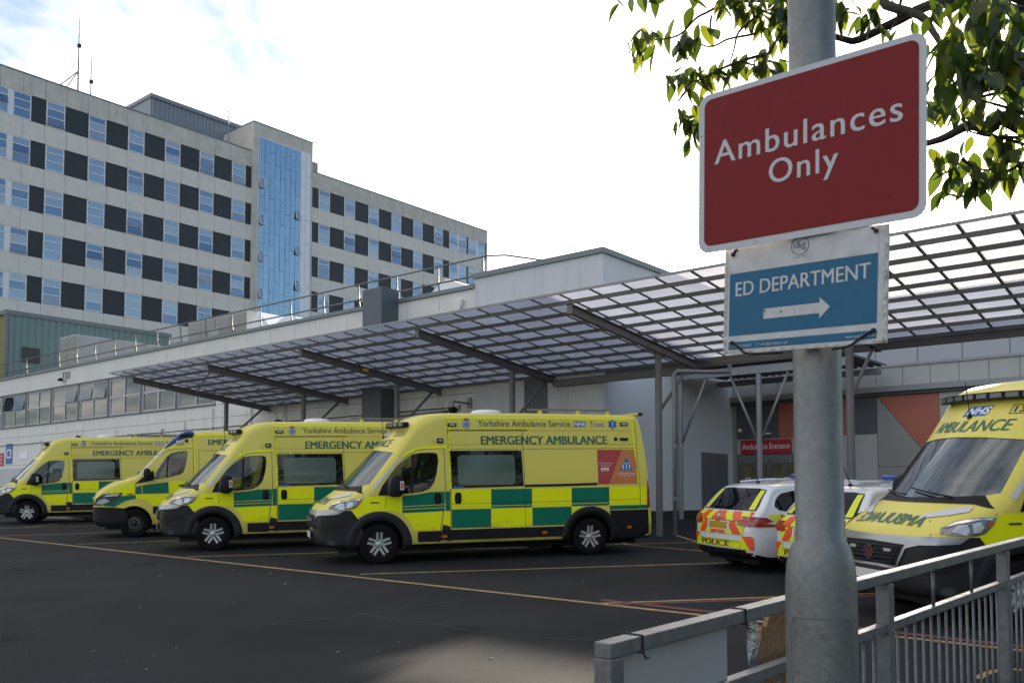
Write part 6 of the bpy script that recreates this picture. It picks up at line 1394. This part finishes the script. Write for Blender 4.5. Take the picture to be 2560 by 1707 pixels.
for uu in (-.1895, -.1125): obj('icon', MB().tube([f2(uu + .0045 * math.cos(a), -.1125 + .0045 * math.sin(a), .0012) for a in [2 * math.pi * i / 16 for i in range(17)]], .0005, 4, False), M_['board_white'], es2)
for pts in ([(-.184, -.1035, .004), (-.165, -.115, .006), (-.148, -.131, .006), (-.13, -.134, -.01), (-.06, -.134, -.03)], [(.1826, -.1018, .004), (.16, -.114, .006), (.132, -.132, .006), (.11, -.134, -.01), (.07, -.134, -.03)], [(-.186, .121, .004), (-.180, .131, .003), (-.15, .137, -.02)], [(.184, .121, .004), (.176, .1285, .003), (.15, .134, -.02)]):
    obj('cable_tie', MB().tube([f2(*p) for p in pts], .0026, 7), M_['black_plastic'], es2, smooth=True)
    obj('tie_head', MB().obox(f2(*pts[0]), f2(.004, 0) - f2(0, 0), f2(0, .004) - f2(0, 0), f2(0, 0, .003) - f2(0, 0)), M_['black_plastic'], es2)
for u, v, r_ in ((-.094, -.030, .0022), (-.050, -.037, .002), (-.0125, -.038, .0009), (-.0125, -.045, .0009)): flat2('scuff', disc(u, v, r_, 8, r_ * 1.8), 'black_plastic', .0016)

# ================================================================ pedestrian guardrail
FP = V((1.767, 4.2, 0)); FD = V((.681, .732, 0)).normalized(); FN = V((-FD.y, FD.x, 0)); FS = GX * FD.x + GY * FD.y
def fp(s, y, h): q = FP + FD * s + FN * y; return V((q.x, q.y, gz(q.x, q.y) + h))
FX = V((FD.x, FD.y, FS))
fc = thing('guardrail', 'galvanised pedestrian guardrail with vertical bars along the footway', 'railing', None, fp(1, 0, 0))
POSTS = [-2.19, -.13, 1.74, 3.64, 5.54, 7.44]
for i, (a, b) in enumerate(zip(POSTS, POSTS[1:])):
    x0 = a - .032 if i == 0 else a + .0; x1 = b
    obj('top_rail', MB().obox(fp((x0 + x1) / 2, 0, 1.3275), FX * ((x1 - x0) / 2 - .001), FN * .030, V((0, 0, .0225))), M_['galv'], fc, bevel=.004)
    obj('mid_rail', MB().obox(fp((a + b) / 2, 0, 1.105), FX * ((b - a) / 2 - .032), FN * .022, V((0, 0, .020))), M_['galv'], fc, bevel=.003)
    obj('bottom_rail', MB().obox(fp((a + b) / 2, 0, .14), FX * ((b - a) / 2 - .032), FN * .022, V((0, 0, .020))), M_['galv'], fc)
    n = int(round((b - a - .1) / .111))
    for k in range(1, n):
        s_ = lerp(a + .03, b - .03, k / n); obj('bar', MB().tube([fp(s_, 0, .16), fp(s_, 0, 1.085)], .0075, 7), M_['galv'], fc, smooth=True)
    if i:
        for t in (.34, .67): s_ = lerp(a, b, t); obj('spacer_bar', MB().tube([fp(s_, 0, 1.125), fp(s_, 0, 1.305)], .009, 7), M_['galv'], fc, smooth=True)
for i, s_ in enumerate(POSTS):
    g = fp(s_, 0, 0); po = obj('post', MB().obox(g + V((0, 0, .60)), FD * .031, FN * .031, V((0, 0, .70 if i else .7045))), M_['galv'], fc, bevel=.004)
    for h in (1.105, 1.24): obj('bolt', MB().tube([fp(s_, -.030, h), fp(s_, -.037, h)], .010, 8), M_['steel_light'], po)
    if i == 0: obj('post_cap', MB().obox(fp(s_, 0, 1.326), FD * .0325, FN * .0315, V((0, 0, .0245))), M_['galv'], po, bevel=.004)
for s_ in (-2.07, -1.46):
    obj('cable_tie', MB().tube([fp(s_, y, h) for y, h in ((-.033, 1.352), (.033, 1.352), (.033, 1.302), (-.033, 1.302), (-.033, 1.352))], .0028, 6), M_['black_plastic'], fc); obj('tie_tail', MB().tube([fp(s_, -.034, 1.305), fp(s_ + .004, -.04, 1.285), fp(s_ + .012, -.045, 1.288)], .003, 5), M_['black_plastic'], fc)
mat('back_board', (.36, .365, .37), .5, var=.05, vs=6, streak=.06)
bb = tag(obj('notice_board', MB().obox((0, 0, 0), FX * .305, FN * .003, V((0, 0, .38))), M_['back_board']), 'plain white board tied inside the left end panel of the guardrail', 'board'); bb.location = fp(-1.835, .004, .925)
mat('split_wood', (.30, .17, .08), .85, var=.5, vs=40, vcol=(.14, .08, .04)); mat('foil', (.50, .51, .52), .28, metal=.8, bump=.8, bs=40)
wp = thing('wood_panel', 'broken wooden panel with silver foil edge behind the lamp column', 'panel', None, fp(-1.0, .12, .1))
obj('board', MB().prism([(-1.14, .2), (-.62, .2), (-.62, 1.28), (-1.02, 1.28), (-1.06, 1.22), (-1.09, 1.23), (-1.13, 1.12), (-1.135, 1.0), (-1.12, .9)], lambda u, v, d: fp(u, d, v), .10, .118), M_['split_wood'], wp, fix=True)
r_ = random.Random(4); fo = MB()
for i in range(19):
    h = .2 + .06 * i
    for j in range(4): fo.v.append(fp(-1.215 + .025 * j, .094 + r_.uniform(-.008, .006), h))
fo.f = [(4 * i + j, 4 * i + j + 1, 4 * i + j + 5, 4 * i + j + 4) for i in range(18) for j in range(3)]
obj('foil_strip', fo, M_['foil'], wp)

# ================================================================ overhanging tree
def leafmat(name, c1, c2, k):
    m = bpy.data.materials.new(name); m.use_nodes = True; t = m.node_tree; t.nodes.clear(); out = t.nodes.new('ShaderNodeOutputMaterial')
    df = t.nodes.new('ShaderNodeBsdfPrincipled'); df.inputs['Base Color'].default_value = (*c1, 1); df.inputs['Roughness'].default_value = .42
    tl = t.nodes.new('ShaderNodeBsdfTranslucent'); tl.inputs[0].default_value = (*c2, 1); mx = t.nodes.new('ShaderNodeMixShader'); mx.inputs[0].default_value = k
    t.links.new(df.outputs[0], mx.inputs[1]); t.links.new(tl.outputs[0], mx.inputs[2]); t.links.new(mx.outputs[0], out.inputs[0]); M_[name] = m
leafmat('leaf_a', (.034, .062, .013), (.11, .17, .010), .45); leafmat('leaf_b', (.026, .050, .013), (.075, .125, .010), .38); leafmat('leaf_c', (.045, .072, .012), (.20, .235, .012), .52)
mat('bark', (.045, .036, .030), .85, var=.4, vs=30, bump=.5, bs=60)
def leaf_mesh(i, m):
    r_ = random.Random(20 + i); mb = MB(); n = 7; wd = r_.uniform(.20, .29); cu = r_.uniform(-.42, .02); fold = r_.uniform(.12, .4); tw_ = r_.uniform(-.5, .5)
    for k in range(n + 1):
        t = k / n; w = wd * math.sin(math.pi * min(1, t * .98 + .02) ** .85) * (1 - .35 * t) if k < n else 0
        z = -t; y = cu * t * t; a = tw_ * t
        for e in (-1, 0, 1): mb.v.append(V((e * w * math.cos(a), y + abs(e) * w * fold + e * w * math.sin(a), z + (.03 if e == 0 else 0))))
    for k in range(n):
        for e in range(2): mb.f.append((3 * k + e, 3 * k + e + 1, 3 * k + 4 + e, 3 * k + 3 + e))
    mb.tube([(0, 0, .22), (0, .01, 0)], .012, 4, False)
    return mesh_of('leaf', mb, M_[m], True)
LM = [leaf_mesh(i, ('leaf_a', 'leaf_b', 'leaf_c', 'leaf_b', 'leaf_a', 'leaf_b')[i]) for i in range(6)]
TB = V((4.35, 4.75, 0)); TB.z = gz(TB.x, TB.y)
tr = thing('cherry_tree', 'leafy green tree whose branches hang in behind the red sign', 'tree', None, TB)
tr_o = OFF[tr.name]
tk = [TB + V((0, 0, -.1)), TB + V((.02, -.02, .9)), TB + V((-.03, .05, 1.7)), TB + V((-.08, -.02, 2.3))]
obj('trunk', MB().tube(tk, [.17, .135, .12, .10], 14), M_['bark'], tr, smooth=True)
def lx(px, Y): return at_depth(px[0], px[1], Y)
def Z1(x, y): return (1540 + .2552 * x, .2552 * y)
def Z2(x, y): return (2060 + .3444 * x, .3444 * y)
def limb(name, pts, r0, r1):
    n = len(pts); P = []
    for i in range(n - 1):                                       # Catmull-Rom
        p0, p1, p2, p3 = pts[max(i - 1, 0)], pts[i], pts[i + 1], pts[min(i + 2, n - 1)]
        for k in range(4):
            t = k / 4; P.append(.5 * ((2 * p1) + (p2 - p0) * t + (2 * p0 - 5 * p1 + 4 * p2 - p3) * t * t + (3 * p1 - p0 - 3 * p2 + p3) * t ** 3))
    P.append(pts[-1]); m = len(P)
    obj(name, MB().tube(P, [lerp(r0, r1, i / (m - 1)) for i in range(m)], 7), M_['bark'], tr, smooth=True)
fork = tk[-1]
limb('limb', [fork, V((3.3, 4.4, 3.0)), lx(Z2(1452, 935), 3.9), lx(Z2(1200, 930), 3.9), lx(Z2(1050, 910), 3.95), lx(Z2(850, 1010), 4.0), lx(Z2(600, 1075), 4.1)], .05, .010)
limb('limb', [fork, V((3.6, 4.3, 3.2)), lx(Z2(1600, 600), 3.6), lx(Z2(1452, 590), 3.6), lx(Z2(1250, 590), 3.65), lx(Z2(1100, 640), 3.7)], .065, .030)
limb('limb', [fork, V((3.7, 4.7, 3.7)), V((2.9, 4.7, 4.4)), lx(Z2(700, -260), 4.6), lx(Z2(420, 0), 4.5), lx(Z2(690, 110), 4.3), lx(Z2(790, 230), 4.2), lx(Z2(860, 350), 4.1)], .045, .010)
limb('limb', [V((2.9, 4.7, 4.4)), lx(Z2(900, 20), 4.5), lx(Z2(500, 170), 4.5), lx(Z2(250, 290), 4.5), lx(Z2(120, 280), 4.5), lx(Z1(1660, 210), 4.55)], .03, .012)
limb('limb', [fork, V((3.9, 4.9, 3.6)), V((3.5, 5.2, 4.6)), V((3.0, 5.3, 5.3))], .07, .02)
limb('limb', [fork, V((4.7, 4.6, 3.5)), V((5.2, 4.9, 4.4)), V((5.4, 5.2, 5.2))], .07, .02)
for pts, D_ in (([(1660, 10), (1300, 15), (1150, 20), (1040, 45), (900, 120), (780, 185), (640, 330), (480, 385), (320, 390), (250, 400)], 4.6), ([(1660, 220), (1600, 260), (1480, 290), (1330, 340), (1100, 385), (980, 445), (880, 455), (770, 400)], 4.6), ([(1450, 110), (1330, 200), (1200, 320), (1160, 470), (1110, 640)], 4.55), ([(1660, 220), (1560, 420), (1480, 540), (1390, 740)], 4.5), ([(1480, 530), (1290, 580), (1090, 650), (950, 720), (800, 790), (680, 800)], 4.5), ([(1660, 190), (1520, 140), (1300, 70)], 4.55), ([(1660, -20), (1560, 80), (1450, 110)], 4.6), ([(1100, 1150), (810, 1220), (700, 1240)], 4.5)):
    limb('twig', [lx(Z1(*p), D_) for p in pts], .0085, .003)
for pts, D_ in (([(1452, 600), (1200, 690), (1000, 700), (800, 560)], 3.5), ([(1452, 820), (1250, 760), (1060, 710)], 3.6), ([(1452, 1180), (1250, 1290), (1100, 1390), (960, 1440)], 3.7), ([(1452, 60), (1000, 40), (720, 80), (480, 150), (240, 310)], 4.4), ([(1452, 1000), (1200, 990), (1040, 950)], 3.8), ([(1330, 60), (1100, 190), (940, 340)], 3.4), ([(1452, 200), (1200, 100), (1050, 30)], 3.5), ([(1060, 900), (1000, 870), (1040, 820)], 3.8), ([(560, 0), (520, 160), (430, 280)], 4.4), ([(1452, 1050), (1280, 1000), (1060, 960)], 3.8), ([(1230, 240), (1120, 380), (960, 420)], 3.2), ([(1000, 1150), (1100, 1220), (1250, 1240)], 3.7)):
    limb('twig', [lx(Z2(*p), D_) for p in pts], .008, .003)
CLU = [(Z1(x, y), n, 4.55) for x, y, n in ((120, 20, 4), (285, -10, 2), (770, -10, 3), (250, 370, 9), (340, 400, 4), (430, 280, 2), (620, 350, 4), (740, 370, 5), (860, 270, 4), (700, 560, 2), (600, 720, 6), (780, 710, 4), (730, 800, 6), (830, 790, 3), (990, 640, 3), (1040, 690, 5), (1150, 620, 5), (1250, 580, 3), (1360, 570, 5), (1480, 560, 4), (1440, 620, 3), (1180, 40, 7), (1250, 60, 6), (1310, 60, 6), (1390, 150, 6), (1470, 170, 5), (1550, 20, 6), (1620, 420, 6), (640, 1150, 5), (700, 1230, 6), (790, 1230, 4), (1100, -10, 4), (1420, 10, 5), (1600, 120, 6), (1640, 300, 3), (1560, 600, 4))]
CLU += [(Z2(x, y), n, D_) for x, y, n, D_ in ((110, 130, 6, 4.4), (150, 20, 5, 4.4), (330, 150, 5, 4.4), (370, 50, 4, 4.4), (410, 150, 3, 4.3), (640, 190, 3, 4.3), (800, 50, 4, 4.0), (960, 20, 4, 3.4), (1060, 60, 5, 3.2), (1130, 10, 5, 3.2), (820, 340, 7, 3.2), (920, 420, 8, 3.0), (980, 520, 5, 3.0), (1060, 430, 6, 3.0), (1140, 480, 6, 3.0), (850, 540, 5, 3.2), (800, 730, 6, 3.6), (880, 720, 5, 3.6), (1010, 760, 4, 3.7), (1090, 740, 3, 3.7), (790, 830, 4, 3.7), (1150, 100, 5, 3.3), (1250, 180, 6, 3.3), (1350, 120, 6, 3.2), (1420, 230, 5, 3.2), (1200, 40, 5, 3.4), (1350, 0, 6, 3.3), (1300, 400, 5, 3.2), (1390, 470, 5, 3.2), (1250, 560, 4, 3.5), (1330, 620, 4, 3.5), (1420, 600, 4, 3.5), (1250, 740, 3, 3.7), (1360, 770, 4, 3.7), (1430, 800, 4, 3.7), (1150, 930, 3, 3.8), (1250, 960, 5, 3.8), (1320, 980, 5, 3.8), (1410, 970, 5, 3.8), (900, 1130, 6, 3.7), (990, 1160, 5, 3.7), (890, 1230, 5, 3.7), (960, 1320, 6, 3.7), (1010, 1330, 4, 3.7), (1170, 1080, 2, 3.7), (1190, 1130, 4, 3.7), (1230, 1200, 4, 3.7), (1110, 1270, 4, 3.7), (1130, 1360, 3, 3.7), (1230, 1270, 4, 3.7), (1320, 1240, 5, 3.7), (1400, 1230, 5, 3.7), (1430, 1130, 4, 3.7), (1050, 230, 5, 3.3), (1000, 310, 7, 3.1), (900, 330, 6, 3.1), (1100, 320, 6, 3.1), (1200, 300, 6, 3.2), (1300, 280, 5, 3.2), (1400, 380, 5, 3.2))]
rl_ = random.Random(77); leaves = []
for (px, py), n, D_ in CLU:
    c = at_depth(px, py, D_)
    for k in range(int(n * (1.35 if D_ > 4 else 1.0) + .5)):
        spread = .034
        p = c + V((rl_.gauss(0, spread), rl_.gauss(0, spread), rl_.gauss(0, spread * .8)))
        L_ = rl_.uniform(.085, .128)
        leaves.append((p, L_, abs(rl_.gauss(.5, .38)), rl_.gauss(0, .25), 2.4 * k + rl_.uniform(-.5, .5) + px, rl_.randrange(6)))
def proj_px(p):
    q = p - CAMP; c, s = math.cos(TH), math.sin(TH); d = q.y * c + q.z * s; u = -q.y * s + q.z * c
    return CX + F * q.x / d, PY - F * u / d
leaves.sort(key=lambda l: -l[1] / l[0].y)
for p, L_, rx, ry, rz, i in leaves[:300]: piece('leaf', LM[i], tr, p, (rx, ry, rz), (L_, L_, L_))
rest = leaves[300:]
k = 0
while k < 2600:                                                  # the crown beyond the frame
    c = V((rl_.gauss(4.5, 1.0), rl_.gauss(5.0, .75), rl_.gauss(4.7, .75)))
    if c.z < 3.2: continue
    x_, y_ = proj_px(c)
    if -20 < x_ < 2580 and y_ > -60: continue
    for j in range(5):
        p = c + V((rl_.gauss(0, .08), rl_.gauss(0, .08), rl_.gauss(0, .06))); rest.append((p, rl_.uniform(.08, .13), rl_.gauss(0, .4), rl_.gauss(0, .4), rl_.uniform(0, 6.28), rl_.randrange(6))); k += 1
fm_ = bpy.data.meshes.new('foliage'); vs, fs, mi = [], [], []
from mathutils import Euler
for p, L_, rx, ry, rz, i in rest:
    Mx = Matrix.Translation(p - tr_o) @ Euler((rx, ry, rz)).to_matrix().to_4x4() @ Matrix.Scale(L_, 4); b = len(vs); me = LM[i]
    vs += [tuple(Mx @ v.co) for v in me.vertices]; fs += [tuple(b + q for q in pl.vertices) for pl in me.polygons]; mi += [i % 3] * len(me.polygons)
fm_.from_pydata(vs, [], fs)
for n_ in ('leaf_a', 'leaf_b', 'leaf_c'): fm_.materials.append(M_[n_])
fm_.polygons.foreach_set('material_index', mi); fm_.polygons.foreach_set('use_smooth', [True] * len(fm_.polygons))
fo_ = bpy.data.objects.new('foliage', fm_); COL.objects.link(fo_); fo_.parent = tr; fo_['kind'] = 'stuff'

# ================================================================ roadside trees behind the viewpoint, met in the van windows
def road_tree(x, y, h, seed):
    r_ = random.Random(seed); b = V((x, y, gz(x, y)))
    t = thing('roadside_tree', 'leafy roadside tree mirrored in the ambulance windows', 'tree', None, b, 'roadside trees opposite the ambulances')
    obj('trunk', MB().tube([b, b + V((.1, .05, h * .3)), b + V((-.1, .1, h * .6))], [.24, .18, .09], 9), M_['bark'], t, smooth=True)
    for k in range(5):
        a = k * 1.26; obj('limb', MB().tube([b + V((0, 0, h * .32)), b + V((math.cos(a) * h * .15, math.sin(a) * h * .15, h * .55)), b + V((math.cos(a) * h * .26, math.sin(a) * h * .26, h * .75))], [.10, .07, .03], 6), M_['bark'], t)
    mb = MB(); lobes = [V((r_.gauss(0, h * .17), r_.gauss(0, h * .17), h * r_.uniform(.42, .88))) for _ in range(26)]
    for c in lobes:
        for _ in range(75):
            d = V((r_.gauss(0, 1), r_.gauss(0, 1), r_.gauss(0, 1))).normalized() * h * .11 * r_.uniform(.5, 1.05); p = b + c + d; n = V((r_.gauss(0, 1), r_.gauss(0, 1), r_.gauss(0, 1))).normalized(); u = n.orthogonal().normalized() * r_.uniform(.10, .2); w = n.cross(u)
            mb.add([p - u, p + w * .55, p + u, p - w * .55], [(0, 1, 2, 3)])
    obj('crown', mb, M_['leaf_b'], t)
for i, (x, y, h) in enumerate(((9, -9, 9.5), (14.5, -11, 10), (20, -7, 9), (4, -12, 9), (26, -4, 10), (-3, -13, 9.5), (32, 1, 10))): road_tree(x, y, h, 50 + i)
